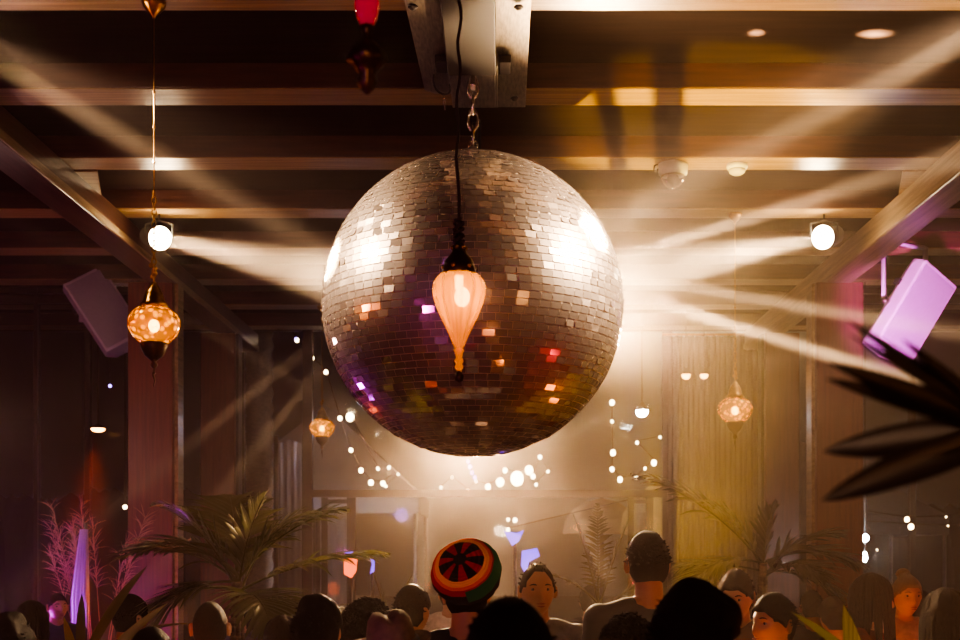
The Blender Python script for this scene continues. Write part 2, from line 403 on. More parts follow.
lantern(P(154,325,5.47), .246, 'large gold mottled globe lantern on a long chain in front of the left column', seed=1)
lantern(P(735,410,8.92), .27, 'gold globe lantern hanging left of the right-hand columns above the palm', seed=2)
lantern(P(322,428,12.3), .27, 'small far gold globe lantern hanging left of the disco ball near the door post', seed=4)
# blurred pink pendant close to the camera
c = P(367, 40, 2.3); q = 2.3/1200
t = empty('pendant_lamp', c, 'small pink glass pendant with ornate black metal base, close to camera top left of centre', 'lamp')
m = MB(); m.lathe([(r*q,z*q) for r,z in [(6,14),(10,22),(13,34),(11,46),(7,52)]], 24); m.build('glass_shade', M['pinkglass'], t)
m = MB(); m.lathe([(r*q,z*q) for r,z in [(7,14),(5,8),(4,2),(10,-4),(16,-12),(19,-20),(14,-26),(8,-34),(10,-42),(6,-50),(2,-54),(.01,-55)]], 16, None, ribs=8, ribamp=.12); m.build('metal_base', M['darkbrass'], t)
m = MB(); m.tube([(0,0,52*q),(0,0,4.34-c.z)], .003, 5); m.build('cord', M['cable'], t)

# ------------------------------------------------------------------ pin spots
M['lens'] = emat('lit_spot_lens', (1,.80,.52), 60)
def pin_spot(loc, label, power, ang, ztop=4.2, seen=True, aim=None):
    loc = Vector(loc); aim = Vector(aim) if aim is not None else BC
    t = empty('spotlight', loc, label, 'spotlight')
    d = (aim - loc).normalized(); q = d.to_track_quat('Z','Y').to_matrix().to_4x4()
    m = MB(); m.lathe([(.01,-.24),(.05,-.235),(.07,-.2),(.085,-.05),(.092,.0),(.092,.02),(.085,.02),(.085,0)], 24, q); m.build('housing', M['black'], t)
    m = MB(); m.lathe([(.088,.0),(.086,.02),(.07,.05),(.04,.075),(.001,.085)], 24, q); m.build('lens', M['lens'], t)
    m = MB(); zt = ztop-loc.z; m.tube([(0,0,zt),(0,0,max(.09,zt-.05)),(.10,0,.10),(.10,0,0)], .008, 6); m.tube([(0,0,max(.09,zt-.05)),(-.10,0,.10),(-.10,0,0)], .008, 6)
    m.build('yoke', M['black'], t)
    spot('spotlight_beam', loc + d*.12, aim, power, (1,.74,.45), ang, .35, .05)
    return t
L1 = P(159,238,8.93); L2 = P(824,237,8.93)
pin_spot(L1, 'glowing round spotlight on the left ceiling beam aimed at the disco ball', 26000, 7)
pin_spot(L2, 'glowing round spotlight on the right ceiling beam aimed at the disco ball', 26000, 7)
L3 = Vector((-2.35,5.2,3.91)); L4 = Vector((2.35,5.2,4.08))
pin_spot(L3, 'spotlight out at the upper left aimed at the disco ball', 34000, 5, aim=BC+Vector((-.35,-.2,0)))
pin_spot(L4, 'spotlight out at the upper right aimed at the disco ball', 48000, 5, aim=BC+Vector((.3,-.3,.15)))
# soft spill of the two visible spots into the haze
point('spot_spill', L1+Vector((.15,-.3,-.1)), 12, (1,.72,.42), .08)
point('spot_spill', L2+Vector((-.15,-.3,-.1)), 16, (1,.72,.42), .08)
spot('spot_spill', L3+Vector((.1,0,0)), BC, 1200, (1,.74,.5), 36, .8, .06); spot('spot_spill', L4-Vector((.1,0,0)), BC, 2600, (1,.74,.5), 34, .8, .06)
# added spots at the ball surface, imitating light thrown off its mirrors
for (fx, fy, tx, ty, pw, an) in ((612,262,960,150,40,3),(612,275,940,330,30,3),(622,292,840,358,60,3),(615,255,900,180,30,2.5),
                             (600,240,800,90,5,3),(600,250,720,80,3,3),(560,430,700,385,30,3),(400,440,330,400,30,3),
                             (330,330,220,420,30,4),(335,350,215,500,30,4),(345,380,250,520,20,4),(540,445,600,560,25,5),(440,455,420,600,25,6),(490,455,500,600,20,7)):
    Ya = 6.0; a = P(fx, fy, Ya); b = P(tx, ty, Ya+.1); d = (b-a).normalized()
    spot('added_ray', a + d*.06, b, pw*(4000 if fx > 560 else 350), (1,.74,.46), an, .6, .03)

# ------------------------------------------------------------------ light
warm = (1,.66,.36)
def backlight(loc, aim, power, ang):
    """a small black can lamp hung behind the ball, facing the photographer"""
    loc = Vector(loc); t = empty('stage_lamp', loc, 'black can lamp hung on a rod behind the disco ball', 'lamp', 'can lamps hung on rods behind the disco ball')
    d = (Vector(aim)-loc).normalized(); q = d.to_track_quat('Z','Y').to_matrix().to_4x4()
    MB().lathe([(.01,-.16),(.06,-.15),(.075,-.02),(.075,.02),(.07,.02),(.07,0),(.001,-.01)], 20, q).build('housing', M['black'], t)
    xr = -.158-loc.x + (.03 if loc.z > 2.9 else 0); MB().tube([(0,.09,0),(xr,.09,.02),(xr,.09,4.33-loc.z)], .012, 8).build('hanging_rod', M['black'], t)
    spot('stage_lamp_light', loc+d*.04, aim, power, warm, ang, .6, .05)
backlight((.60,7.25,3.0), (1.3,3.0,3.7), 800, 95)
backlight((-.10,7.3,2.42), (-.15,3.5,1.95), 1100, 84)
spot('yellow_uplight', (.774,5.5,.25), (1.22,7.1,4.2), 3800, (1,.66,.08), 27, .5, .004)
t = empty('floor_uplight', (.774,5.5,0), 'yellow uplight on a stand, unseen in the crowd, with two added bars that shade the beams', 'lamp')
MB().lathe([(.04,.14),(.05,.16),(.05,.23),(.045,.23),(.045,.20),(.001,.20)], 20).build('housing', M['black'], t)
MB().tube([(0,0,0),(0,0,.15)], .012, 8).build('stand', M['black'], t)
MB().lathe([(.16,0),(.16,.02),(.02,.04)], 20).build('base', M['black'], t)
for (x0,y0,x1,y1,w) in ((-.014,-.10,.056,.40,.009),(-.055,-.10,.027,.40,.006)):  # added bars, there only to cast the dark gaps on the beam undersides
    MB().box((-w,-.5*math.hypot(x1-x0,y1-y0),0.645),(w,.5*math.hypot(x1-x0,y1-y0),0.655), Matrix.Translation(((x0+x1)/2,(y0+y1)/2,0)) @ Matrix.Rotation(-math.atan2(x1-x0,y1-y0),4,'Z')).build('crossbar', M['black'], t)
MB().tube([(.06,.395,0),(.06,.395,.65)], .006, 6).build('side_post', M['black'], t)
point('crowd_red', (2.5,4.9,1.1), 16, (1,.055,.07), .08)
point('crowd_orange', (.95,4.2,1.0), 8, (1,.28,.06), .08)
point('speaker_fill', (-3.7,8.9,2.6), 14, (1,.6,.55), .1); point('column_red', (-2.6,9.2,1.1), 14, (1,.16,.05), .1); point('crowd_orange_left', (-1.4,4.2,1.0), 6, (1,.22,.06), .08)  # first lamp is added, without a fixture, to brighten the left loudspeaker
spot('purple_left', (-4.6,6.6,2.4), (-3.05,8.3,1.1), 80, (.6,.08,1), 60, .6, .08)
spot('purple_right', (2.6,8.2,2.9), (3.4,9.8,3.65), 500, (1,.16,.95), 38, .5, .06)
spot('red_down', (P(98,431,10.9)), (P(60,700,10.6)), 1200, (1,.13,.03), 38, .7, .05)
# unseen lamps added around the room to brighten and colour the ball's reflections
for (x, y, z, p_, c_) in ((-2.5,-2.5,2.6,60,(.45,.15,1)),(-3.5,8.3,1.0,70,(.7,.08,1)),(-3.8,5.2,2.7,40,(1,.25,.06)),(-3.6,.5,1.6,60,(1,.1,.7)),(-1.6,-1.5,1.2,30,(1,.25,.06)),(2.0,-3,2.2,50,(1,.35,.1)),
                          (3.4,1.0,2.3,40,(1,.45,.15)),(1.75,6.0,1.0,12,(1,.25,.05)),(0,-4,2.2,220,(1,.6,.35)),(1.0,1.5,.6,14,(1,.3,.1)),(-.8,2.0,.5,14,(.7,.15,1))):
    point('ball_fill_lamp', (x,y,z), p_*(1.3 if y < -1 else .5), c_, .16)

# ------------------------------------------------------------------ fixtures on the ceiling and columns
t = empty('security_camera', (P(673,170,7.77).x, 7.77, 4.198), 'white dome security camera under the ceiling beam right of the disco ball', 'camera')
m = MB(); m.lathe([(.094,0),(.096,-.02),(.092,-.065),(.078,-.075)], 32); m.build('camera_base', M['white'], t)
m = MB(); m.lathe([(.078*math.cos(a), -.072-.085*math.sin(a)) for a in [PI/2*i/8 for i in range(9)]][:-1]+[(.001,-.157)], 28); m.build('glass_dome', M['clearglass'], t)
m = MB(); m.ball((0,0,-.095), .04, 8); m.tube([(0,0,-.095),(0,-.02,-.14)], .018, 10); m.build('camera_eye', M['black'], t)
m = MB(); m.tube([(-.09,0,-.03),(-.125,0,-.045),(-.12,0,-.01),(-.10,0,0)], .005, 5); m.build('cable', M['cable'], t)
t = empty('smoke_detector', (P(737,166,7.77).x, 7.77, 4.198), 'small round grey smoke detector right of the dome camera', 'detector')
m = MB(); m.lathe([(.066,0),(.068,-.02),(.06,-.035)], 24); m.build('base', M['white'], t)
m = MB(); m.lathe([(.055,-.03),(.05,-.055),(.03,-.068),(.001,-.07)], 24); m.build('sensor_cover', M['spk'], t)

def speaker(c, roll, yaw, label, side, ztop):
    t = empty('loudspeaker', c, label, 'speaker')
    Mx = Matrix.Rotation(roll,4,'Y') @ Matrix.Rotation(yaw,4,'Z')
    H = .37
    plan = [(-.20,-.15),(.20,-.15),(.215,-.02),(.11,.16),(-.11,.16),(-.215,-.02)]
    def pris(pl, z0, z1, nm, mt, bev=0):
        n = len(pl); mb = MB()
        mb.add([Mx @ Vector((x,y,z0)) for x,y in pl]+[Mx @ Vector((x,y,z1)) for x,y in pl], [tuple(reversed(range(n))), tuple(range(n,2*n))]+[(i,(i+1)%n,(i+1)%n+n,i+n) for i in range(n)])
        return mb.build(nm, mt, t, bevel=bev)
    pris(plan, -H, H, 'cabinet', M['spk'], .012)
    pris([(-.18,-.156),(.18,-.156),(.18,-.148),(-.18,-.148)], -H+.03, H-.03, 'grille', M['grille'], .003)
    g = MB(); g.box((-.235,-.03,.12),(-.212,.03,.17), Mx); g.build('handle_slot', M['black'], t)
    # U bracket with knobs
    k = Mx @ Vector((side*.235,0,-.05)); top = Vector((k.x, k.y, ztop-c.z))
    g = MB(); g.tube([k, Vector((k.x,k.y,k.z+.1)), top], .022, 4, flat=(1,.4)); k2 = Mx @ Vector((-side*.235,0,.05))
    g.tube([k2+Vector((0,.05,0)), Vector((k2.x,k2.y+.05,top.z))], .022, 4, flat=(1,.4))
    g.tube([top+Vector((0,.0,-.01)), Vector((k2.x,k2.y+.05,top.z-.01))], .02, 4)
    g.build('bracket', M['spk'], t)
    g = MB(); g.ball(k+Vector((0,-.03,0)), .035, 8); g.build('knob', M['chrome'], t)
    return t
speaker(P(105,314,11.18), rad(-33), rad(18), 'white wall loudspeaker tilted down, left of the left column', 1, 4.198)
speaker(P(906,312,9.75), rad(31), rad(24), 'loudspeaker lit pink-purple on a bracket, right of the right column', -1, 4.198)

# ------------------------------------------------------------------ outside
M['canvas'] = pmat('pale_canvas', (.50,.50,.52), (.4,.41,.45), .8, scale=2)
M['cream'] = pmat('cream_canvas', (.75,.62,.42), (.6,.48,.3), .8, scale=2)
M['bark'] = pmat('palm_bark', (.22,.16,.10), (.09,.06,.04), .9, scale=9, stretch=(2,2,6), bump=1)
M['ground'] = pmat('dark_paving', (.07,.06,.055), None, .8)
M['sheer'] = pmat('sheer_brown_curtain', (.10,.07,.055), (.06,.04,.032), .8, scale=3, stretch=(30,1,.2))
M['plant_dark'] = pmat('night_hedge', (.035,.045,.02), (.012,.018,.01), .9, scale=12, bump=1)
g = struct('ground', MB().box((-30,14.25,-.12),(30,45,-.02)), M['ground'])
for i, (x0, x1, h) in enumerate(((-14,-3.4,2.7),(3.8,14,2.5))):
    mb = MB(); rr = random.Random(i)
    n = 60
    prev = None
    for k_ in range(n):
        xa = x0+(x1-x0)*k_/(n-1)
        mb.ball((xa, 21+rr.uniform(-.3,.3), h*.5), h*.5*rr.uniform(.85,1.1), 6, (.35,.4,1))
    o = mb.build('hedge', M['plant_dark']); tag(o, ['dark hedge outside beyond the left windows','dark hedge outside beyond the right windows'][i], 'hedge')
# tents and parasols beyond the far glass
def tent(x0, x1, y0, y1, ze, zr, m, label):
    t = empty('canvas_tent', ((x0+x1)/2, y0, 0), label, 'tent')
    cx = (x0+x1)/2
    mb = MB(); w = (x1-x0)/2+.15
    mb.add([(-w,0,ze),(w,0,ze),(w,y1-y0,ze),(-w,y1-y0,ze),(0,(y1-y0)/2,zr)], [(0,1,4),(1,2,4),(2,3,4),(3,0,4),(0,3,2,1)])
    mb.build('roof_canvas', m, t)
    mb = MB(); mb.box((-w,0,ze-.28),(w,.02,ze)); mb.box((-w,0,ze-.28),(-w+.02,y1-y0,ze)); mb.box((w-.02,0,ze-.28),(w,y1-y0,ze)); mb.build('valance', m, t)
    for sx in (-1,1):
        for yy in (.05, y1-y0-.05): MB().tube([(sx*(w-.05),yy,0),(sx*(w-.05),yy,ze)], .03, 8).build('pole', M['white'], t)
    return t
tent(-4.0,-1.3,17.0,19.5,2.5,3.9, M['canvas'], 'pale grey peaked canvas tent outside, left of the disco ball')
tent(3.0,6.4,17.5,20,2.2,3.4, M['canvas'], 'pale canvas tent outside on the right, behind the columns')
def panel(pts, Y, m, name, label, cat):
    mb = MB(); n = len(pts); pp = [P(x,y,Y) for x,y in pts]
    mb.add(pp + [p+Vector((0,.02,0)) for p in pp], [tuple(range(n)), tuple(reversed(range(n,2*n)))]+[(i,i+n,(i+1)%n+n,(i+1)%n) for i in range(n)])
    o = mb.build(name, m); tag(o, label, cat); return o
def screen(x0, x1, ztop, Y, m, label):
    t = empty('canvas_screen', ((x0+x1)/2, Y, -.02), label, 'screen'); w = (x1-x0)/2; n = 14
    mb = MB(); vs = []; 
    for i in range(n+1):
        x = -w+2*w*i/n; yy = .03*math.sin(i*1.9)
        vs += [(x,yy,.1),(x,yy,ztop-.06*abs(x)/w)]
    mb.add(vs, [(2*i,2*i+2,2*i+3,2*i+1) for i in range(n)], True); mb.build('canvas', m, t)
    for sx in (-1,1): MB().tube([(sx*w,0,0),(sx*w,0,ztop+.05)], .03, 8).build('post', M['frame'], t)
    return t
screen(P(276,0,15).x, P(304,0,15).x, 3.1, 15.0, M['canvas'], 'pale upright canvas screen just left of the far door post')
screen(P(318,0,15.5).x, P(352,0,15.5).x, 2.15, 15.5, M['canvas'], 'low pale canvas screen seen below the crossbar at left')
# arched cream parasols at right
def parasol(x, y, r, z0, z1, label):
    t = empty('parasol', (x,y,-.02), label, 'parasol')
    mb = MB(); prof = [(r,z0),(r*.93,z0+(z1-z0)*.38),(r*.72,z0+(z1-z0)*.68),(r*.4,z0+(z1-z0)*.9),(.02,z1)]
    mb.lathe(prof, 8); o = mb.build('canopy', M['cream'], t)
    for p in o.data.polygons: p.use_smooth = False
    MB().tube([(0,0,0),(0,0,z1+.1)], .03, 8).build('pole', M['frame'], t)
    MB().lathe([(.3,0),(.3,.06),(.05,.09),(.05,.3)], 20).build('base', M['frame'], t)
    return t
parasol(P(672,0,15.3).x, 15.4, .66, 1.92, 2.62, 'cream arched parasol lit from below, behind the right palm fronds')
parasol(P(606,0,16.2).x, 16.9, .55, 1.95, 2.45, 'cream parasol seen beneath the crossbar at right')
point('parasol_light', (P(672,0,15.3).x, 15.4, 1.2), 12, (1,.66,.3), .1)
point('tent_light', (-2.4, 15.9, 1.4), 25, (.75,.8,1), .1)
point('tent_light', (-1.9, 14.6, 3.2), 14, (.8,.8,.95), .1)
def trunk(x, y, w, h, label, seed):
    t = empty('palm_tree', (x,y,-.02), label, 'tree'); rr = random.Random(seed)
    prof = []; 
    for i in range(60):
        z = h*i/59; prof.append((w/2*(1.08 if i%2 else .9)*(1.25-.25*min(1,z/1.2)), z))
    MB().lathe(prof, 20).build('trunk', M['bark'], t)
    return t
# ------------------------------------------------------------------ plants
def leafmat(name, c1, c2):
    m, nt, out = new_mat(name); N = nt.nodes.new; L = nt.links.new
    b = N('ShaderNodeBsdfPrincipled'); b.inputs['Roughness'].default_value = .35
    tl = N('ShaderNodeBsdfTranslucent'); nz = N('ShaderNodeTexNoise'); nz.inputs['Scale'].default_value = 6
    mx = N('ShaderNodeMix'); mx.data_type = 'RGBA'; mx.inputs[6].default_value = (*c1,1); mx.inputs[7].default_value = (*c2,1)
    tc = N('ShaderNodeTexCoord'); L(tc.outputs['Object'], nz.inputs[0]); L(nz.outputs[0], mx.inputs[0])
    L(mx.outputs[2], b.inputs['Base Color']); L(mx.outputs[2], tl.inputs[0])
    ms = N('ShaderNodeMixShader'); ms.inputs[0].default_value = .3; L(b.outputs[0], ms.inputs[1]); L(tl.outputs[0], ms.inputs[2]); L(ms.outputs[0], out.inputs[0])
    return m
M['leaf'] = leafmat('palm_leaf_green', (.07,.085,.02), (.16,.14,.045))
M['leafdeep'] = leafmat('deep_olive_palm_leaf', (.03,.035,.010), (.07,.06,.02))
M['leafdark'] = leafmat('dark_palm_leaf', (.014,.010,.006), (.022,.014,.007))
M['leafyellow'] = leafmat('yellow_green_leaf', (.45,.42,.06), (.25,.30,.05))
M['leafbroad'] = pmat('veined_broad_leaf', (.16,.17,.04), (.42,.40,.08), .4, scale=9, stretch=(22,1,.6))
point('leaf_light', (.90,2.72,1.25), .8, (1,.85,.3), .03)
M['pot'] = pmat('terracotta_pot', (.16,.09,.06), None, .8)
def blade(mb, p, d, up, L, w, droop, n=5):
    """one narrow folded leaflet"""
    d = Vector(d).normalized(); side = d.cross(up).normalized(); nm = side.cross(d)
    vs = []; q = Vector(p); dd = d.copy()
    for i in range(n+1):
        t = i/n; ww = w*math.sin(PI*min(1,.12+.88*t))**.7 if t < 1 else 0.0005
        vs += [q - side*ww + nm*ww*.35, q, q + side*ww + nm*ww*.35]
        dd = (dd + Vector((0,0,-droop/n))).normalized(); q = q + dd*(L/n)
    fs = []
    for i in range(n):
        a = 3*i; fs += [(a,a+1,a+4,a+3),(a+1,a+2,a+5,a+4)]
    mb.add(vs, fs, True)
def frond(parent, p0, d, L, droop, nl, ll, m, w=.010, seed=0, spread=1.0, name='frond'):
    rr = random.Random(seed); d = Vector(d).normalized(); pts = [Vector(p0)]; n = 16; dd = d.copy()
    for i in range(n):
        dd = (dd + Vector((0,0,-droop/n))).normalized(); pts.append(pts[-1] + dd*L/n)
    mb = MB(); mb.tube(pts, [.007*(1-.8*i/n)+.001 for i in range(n+1)], 5)
    for i in range(nl):
        t = .22 + .78*i/(nl-1); f = t*n; k0 = min(n-1, int(f)); p = pts[k0].lerp(pts[k0+1], f-k0); tg = (pts[k0+1]-pts[k0]).normalized()
        up = Vector((0,0,1)); sd = tg.cross(up)
        if sd.length < .1: sd = Vector((1,0,0))
        sd.normalize(); up2 = sd.cross(tg)
        for s in (-1,1):
            l = ll*(math.sin(PI*min(1,.25+.72*t))**.8)*rr.uniform(.85,1.1)
            dr = tg*(.55+.5*t)+ sd*s*spread + up2*.25 + Vector((rr.gauss(0,.06),rr.gauss(0,.06),rr.gauss(0,.06)))
            blade(mb, p, dr, up2, l, w*rr.uniform(.8,1.2), .5*rr.uniform(.5,1.4))
    o = mb.build(name, m, parent, recalc=False); return o
def fan(parent, p0, d, L, nb, ang, m, w=.02, seed=0, stalk=.5, up=(0,-1,0), droop=.3):
    """fan leaf: stalk then radiating blades"""
    rr = random.Random(seed); d = Vector(d).normalized(); up = Vector(up); p0 = Vector(p0); hub = p0 + d*stalk
    mb = MB(); mb.tube([p0, p0.lerp(hub,.5)+Vector((0,0,.02)), hub], [.008,.007,.006], 6)
    side = d.cross(up).normalized()
    for i in range(nb):
        a = ang*(i/(nb-1)-.5)*2
        dr = d*math.cos(a) + side*math.sin(a) + up*rr.uniform(-.05,.12)
        blade(mb, hub, dr, up, L*(1-.25*abs(a)/max(ang,.01))*rr.uniform(.9,1.05), w, droop*rr.uniform(.5,1.3), 7)
    return mb.build('fan_leaf', m, parent)
def pot(t, r=.2, h=.4):
    MB().lathe([(r*.7,0),(r,h*.92),(r*1.08,h*.92),(r*1.08,h),(r*.95,h),(r*.93,h-.05),(.001,h-.05)], 28).build('pot', M['pot'], t)
def potted(loc, label, stemh, fronds, m, name='potted_palm', r=.2):
    t = empty(name, (loc[0],loc[1],0), label, 'plant')
    pot(t, r)
    rr = random.Random(int(loc[0]*100)); mb = MB()
    for i in range(5):
        a = i*1.3; mb.tube([(.05*math.cos(a),.05*math.sin(a),.3),(.03*math.cos(a),.03*math.sin(a),stemh*.7),(0.015*math.cos(a),.015*math.sin(a),stemh)], [.022,.016,.011], 6)
    mb.build('stem', M['bark'] if m is not M['leafdark'] else m, t)
    for i, f in enumerate(fronds):
        (dx,dy,dz,L,dr,ll) = f[:6]
        frond(t, (0,0,stemh-.05*(i%3)), (dx,dy,dz), L, dr, 30, ll, m, w=f[6] if len(f)>6 else .009, seed=i+int(loc[1]*10))
    return t
potted((-1.25,5.7), 'large olive green potted palm with feathery fronds in front of the left columns', 1.55,
       [(-.75,.0,.75,.58,1.2,.34,.011),(-.35,-.1,1,.56,1.3,.34,.011),(.1,0,1,.52,1.5,.32,.011),(.6,0,.85,.62,.9,.36,.011),(.9,-.05,.50,.72,.5,.38,.011),(.85,.1,.15,.6,.7,.32,.011),
        (-.9,-.1,.1,.5,1.0,.34,.011),(-.5,-.3,.3,.5,1.8,.33,.011),(.3,-.4,.4,.45,2.0,.33,.011),(-.1,.3,1,.56,1.4,.30,.011),(.6,-.3,-.1,.5,1.2,.33,.011),(.25,.1,.95,.60,1.6,.30,.011),(-.6,.1,.9,.56,1.6,.30,.011)], M['leaf'])
potted((1.62,7.4), 'feathery potted palm with an arching frond in front of the right columns', 1.62,
       [(-.62,.0,.80,.95,.75,.46,.021),(-.9,0,.25,.75,.6,.42,.019),(.5,0,.80,.55,1.2,.38,.019),(.85,0,.45,.6,1.0,.38,.019),(.9,-.1,.1,.5,.9,.36,.019),(.1,0,1,.45,1.0,.36,.019),(-.6,-.2,.2,.6,1.2,.38,.019),(-.35,.1,.95,.6,1.2,.36,.019),(.3,-.3,.4,.45,1.5,.34,.019)], M['leafdeep'])
potted((.64,7.8), 'thin pale stemmed potted plant standing in the haze behind the crowd', 1.35,
       [(-.2,0,1,.6,.6,.15,.007),(.25,0,1,.65,.5,.15,.007),(.6,0,.8,.6,.9,.16,.007),(-.6,0,.7,.5,1.0,.14,.007),(0,.1,1,.7,.3,.13,.007),(.85,0,.45,.5,1.0,.15,.007)], M['leaf'], r=.16)
potted((-.80,8.6), 'small hazy potted plant behind the crowd, left of the knitted cap', 1.15,
       [(-.2,0,1,.4,.6,.12,.006),(.3,0,1,.45,.5,.12,.006),(.7,0,.7,.4,.9,.12,.006),(-.6,0,.7,.4,1.0,.12,.006)], M['leaf'], r=.14)
# spiky dark plant low at left with yellow blades
t = empty('potted_dracaena', (-1.75,5.0,0), 'spiky potted plant with yellow blades at lower left', 'plant'); pot(t)
MB().tube([(0,0,.3),(0,0,1.2)], [.03,.02], 8).build('stem', M['bark'], t)
rr = random.Random(5)
for i in range(16):
    a = rr.uniform(0,2*PI); mb = MB(); blade(mb, (0,0,1.15+rr.uniform(-.1,.06)), (math.cos(a),.6*math.sin(a),rr.uniform(.3,1.4)), Vector((math.sin(a)*.3,-1,.2)).normalized(), rr.uniform(.35,.6), rr.uniform(.012,.022), rr.uniform(.3,1.2), 7)
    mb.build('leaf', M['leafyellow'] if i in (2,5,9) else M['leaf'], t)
# broad-leaf plant at the lower right, close
t = empty('potted_lily', (.93,3.0,0), 'potted plant with broad yellow-green leaves at lower right', 'plant'); pot(t, .17)
for i, (d, L, w, b) in enumerate((((-.15,0,1),.42,.036,1.15),((-.7,-.05,.66),.26,.012,1.39),((.5,0,.7),.3,.03,1.1),((.2,-.5,.8),.25,.03,1.0),((-.3,.4,.8),.3,.03,1.05))):
    mb = MB(); mb.tube([(0,0,.3),(0,0,b)], [.008,.005], 5); blade(mb, (0,0,b), d, Vector((.25,-1,.1)).normalized(), L, w, .25, 10)
    mb.build('leaf', M['leafbroad'] if i == 0 else M['leaf'], t)
# dark fan palm right next to the camera
Yn = 1.28
hub = P(1010,432,Yn)
t = empty('potted_fan_palm', (.78,Yn+.02,0), 'dark fan palm with pointed blades reaching in from the right edge, very close', 'plant'); pot(t, .18)
MB().tube([(0,0,.3),(.02,.0,1.1),(0,0,1.5)], [.045,.04,.03], 10).build('trunk', M['bark'], t)
mb = MB(); mb.tube([Vector((0,0,1.45)), Vector((0,0,1.7)), hub-t.location], [.012,.010,.008], 6)
for (tx, ty, w) in ((850,320,.007),(853,335,.006),(832,362,.012),(830,378,.011),(826,442,.020),(822,490,.020),(905,340,.008),(860,470,.014)):
    tip = P(tx,ty,Yn+R.uniform(-.03,.03)); d = tip-hub; L = d.length
    blade(mb, hub-t.location, d, Vector((0,-1,.1)).normalized(), L*1.02, w, .10 if ty>400 else 0.02, 12)
mb.build('fan_leaf', M['leafdark'], t)
mb = MB()
for k_ in range(10):
    a = rad(-70+k_*16); blade(mb, Vector((.02,.02,1.5)), (math.cos(a),.5,math.sin(a)+.6), Vector((0,-1,.1)).normalized(), .4, .015, .5, 8)
mb.build('fan_leaf', M['leafdark'], t)
# red-lit pampas grass at left
t = empty('pampas_grass', (P(98,0,9.2).x, 9.2, 0), 'plumes of dry pampas grass lit red at the left', 'plant'); pot(t, .2)
M['plume'] = leafmat('dry_plume', (.55,.35,.22), (.4,.22,.14)); rr = random.Random(11)
for i in range(13):
    a = rr.uniform(-1,1); h = rr.uniform(1.6,2.1); mb = MB(); tipx = a*.42
    pts = [Vector((0,0,.3)), Vector((tipx*.4,rr.uniform(-.1,.1),h*.6)), Vector((tipx,0,h))]
    mb.tube(pts, [.004,.003,.002], 4)
    for j in range(46):
        q_ = rr.random(); p = pts[1].lerp(pts[2], .35+.65*q_); blade(mb, p, (rr.gauss(0,.5)+tipx,rr.gauss(0,.5),.9), Vector((0,-1,0)), .12, .0022, .6, 3)
    mb.build('plume', M['plume'], t)
trunk(P(259,0,15.6).x, 15.6, .36, 6, 'rough palm trunk outside, left of the far door post', 1)
# sheer curtain right
t = empty('curtain', (P(715,0,13.6).x, 13.75, 0), 'sheer brown pleated curtain hanging by the far glass, left of the right columns', 'curtain')
mb = MB(); vs = []; n = 120
for i in range(n+1):
    x = -.52+1.04*i/n; yy = .035*math.sin(i*.9)+.02*math.sin(i*.37)
    vs += [(x,yy,.05),(x,yy,4.15)]
mb.add(vs, [(2*i,2*i+2,2*i+3,2*i+1) for i in range(n)], True); mb.build('fabric', M['sheer'], t)
MB().tube([(-.58,0,4.17),(.58,0,4.17)], .015, 8).build('rod', M['brass'], t)
# purple lit cloth at left
M['cloth'] = pmat('white_draped_cloth', (.75,.65,.78), (.6,.5,.66), .7)
t = empty('draped_cloth', (P(80,0,8.7).x, 8.7, 0), 'white draped cloth banner lit violet at lower left', 'banner')
mb = MB(); vs = []; n = 24
for i in range(n+1):
    x = -.07+.14*i/n; yy = .02*math.sin(i*1.3)
    vs += [(x*.9,yy,.9),(x*(1+.2*math.sin(i)),yy*1.5,1.35),(x*.45+.03,yy,1.85)]
mb.add(vs, [(3*i+j,3*i+3+j,3*i+4+j,3*i+1+j) for i in range(n) for j in (0,1)], True); mb.build('fabric', M['cloth'], t)
MB().tube([(.03,.04,0),(.03,.04,1.9)], .012, 8).build('pole', M['frame'], t)
MB().lathe([(.16,0),(.16,.02),(.02,.04)], 20, Matrix.Translation((.03,.04,0))).build('base', M['frame'], t)

# ------------------------------------------------------------------ string lights and small lamps
M['fairy'] = emat('fairy_bulb_warm', (1,.72,.38), 14)
M['fairyv'] = emat('fairy_bulb_violet', (.45,.25,1), 8)
M['amberlamp'] = emat('amber_lamp_face', (1,.45,.12), 9)
M['whitelamp'] = emat('white_lamp_face', (1,.93,.85), 120)
M['coollamp'] = emat('cool_white_lamp_face', (.75,.9,1), 120)
def string(pts, Y, label, r=2.6, mt='fairy', sag=0, anchor=None):
    ps = [P(x,y,Y+R.uniform(-.05,.05)) for x,y,*_ in pts]
    t = empty('string_lights', ps[0], label, 'string lights')
    a = [p-ps[0] for p in ps]
    if anchor: a = [P(anchor[0][0],anchor[0][1],Y)-ps[0]] + a + [P(anchor[1][0],anchor[1][1],Y)-ps[0]]
    MB().tube(a, .006, 4).build('wire', M['cable'], t)
    for i, p in enumerate(ps):
        rr_ = .82*(pts[i][2] if len(pts[i])>2 else r)/1200*Y
        MB().ball(p-ps[0]-Vector((0,0,rr_)), rr_, 8, (1,1,1.15)).build('bulb', M[mt], t)
    return t
string([(297,338,2.6),(312,356,2.6),(326,370,2.6),(340,416,2.8),(351,448,2.6),(361,468,3),(371,480,3.2),(383,481,3)], 14.8, 'string of warm bulbs dropping down left of the disco ball', anchor=((285,322),(392,474)))
string([(350,413,5),(378,467,2),(389,466,2),(386,485,1.6),(398,473,1.6)], 15.2, 'short string of warm bulbs with one large bulb, just left below the ball')
string([(441,486,2),(452,476,1.7),(468,489,2),(476,480,1.7),(488,484,3.5),(500,478,5),(505,468,3),(517,472,8),(529,466,5),(533,474,3),(540,455,2.6),(548,470,1.8),(536,483,2)], 14.8, 'dense cluster of bright warm string bulbs under the disco ball')
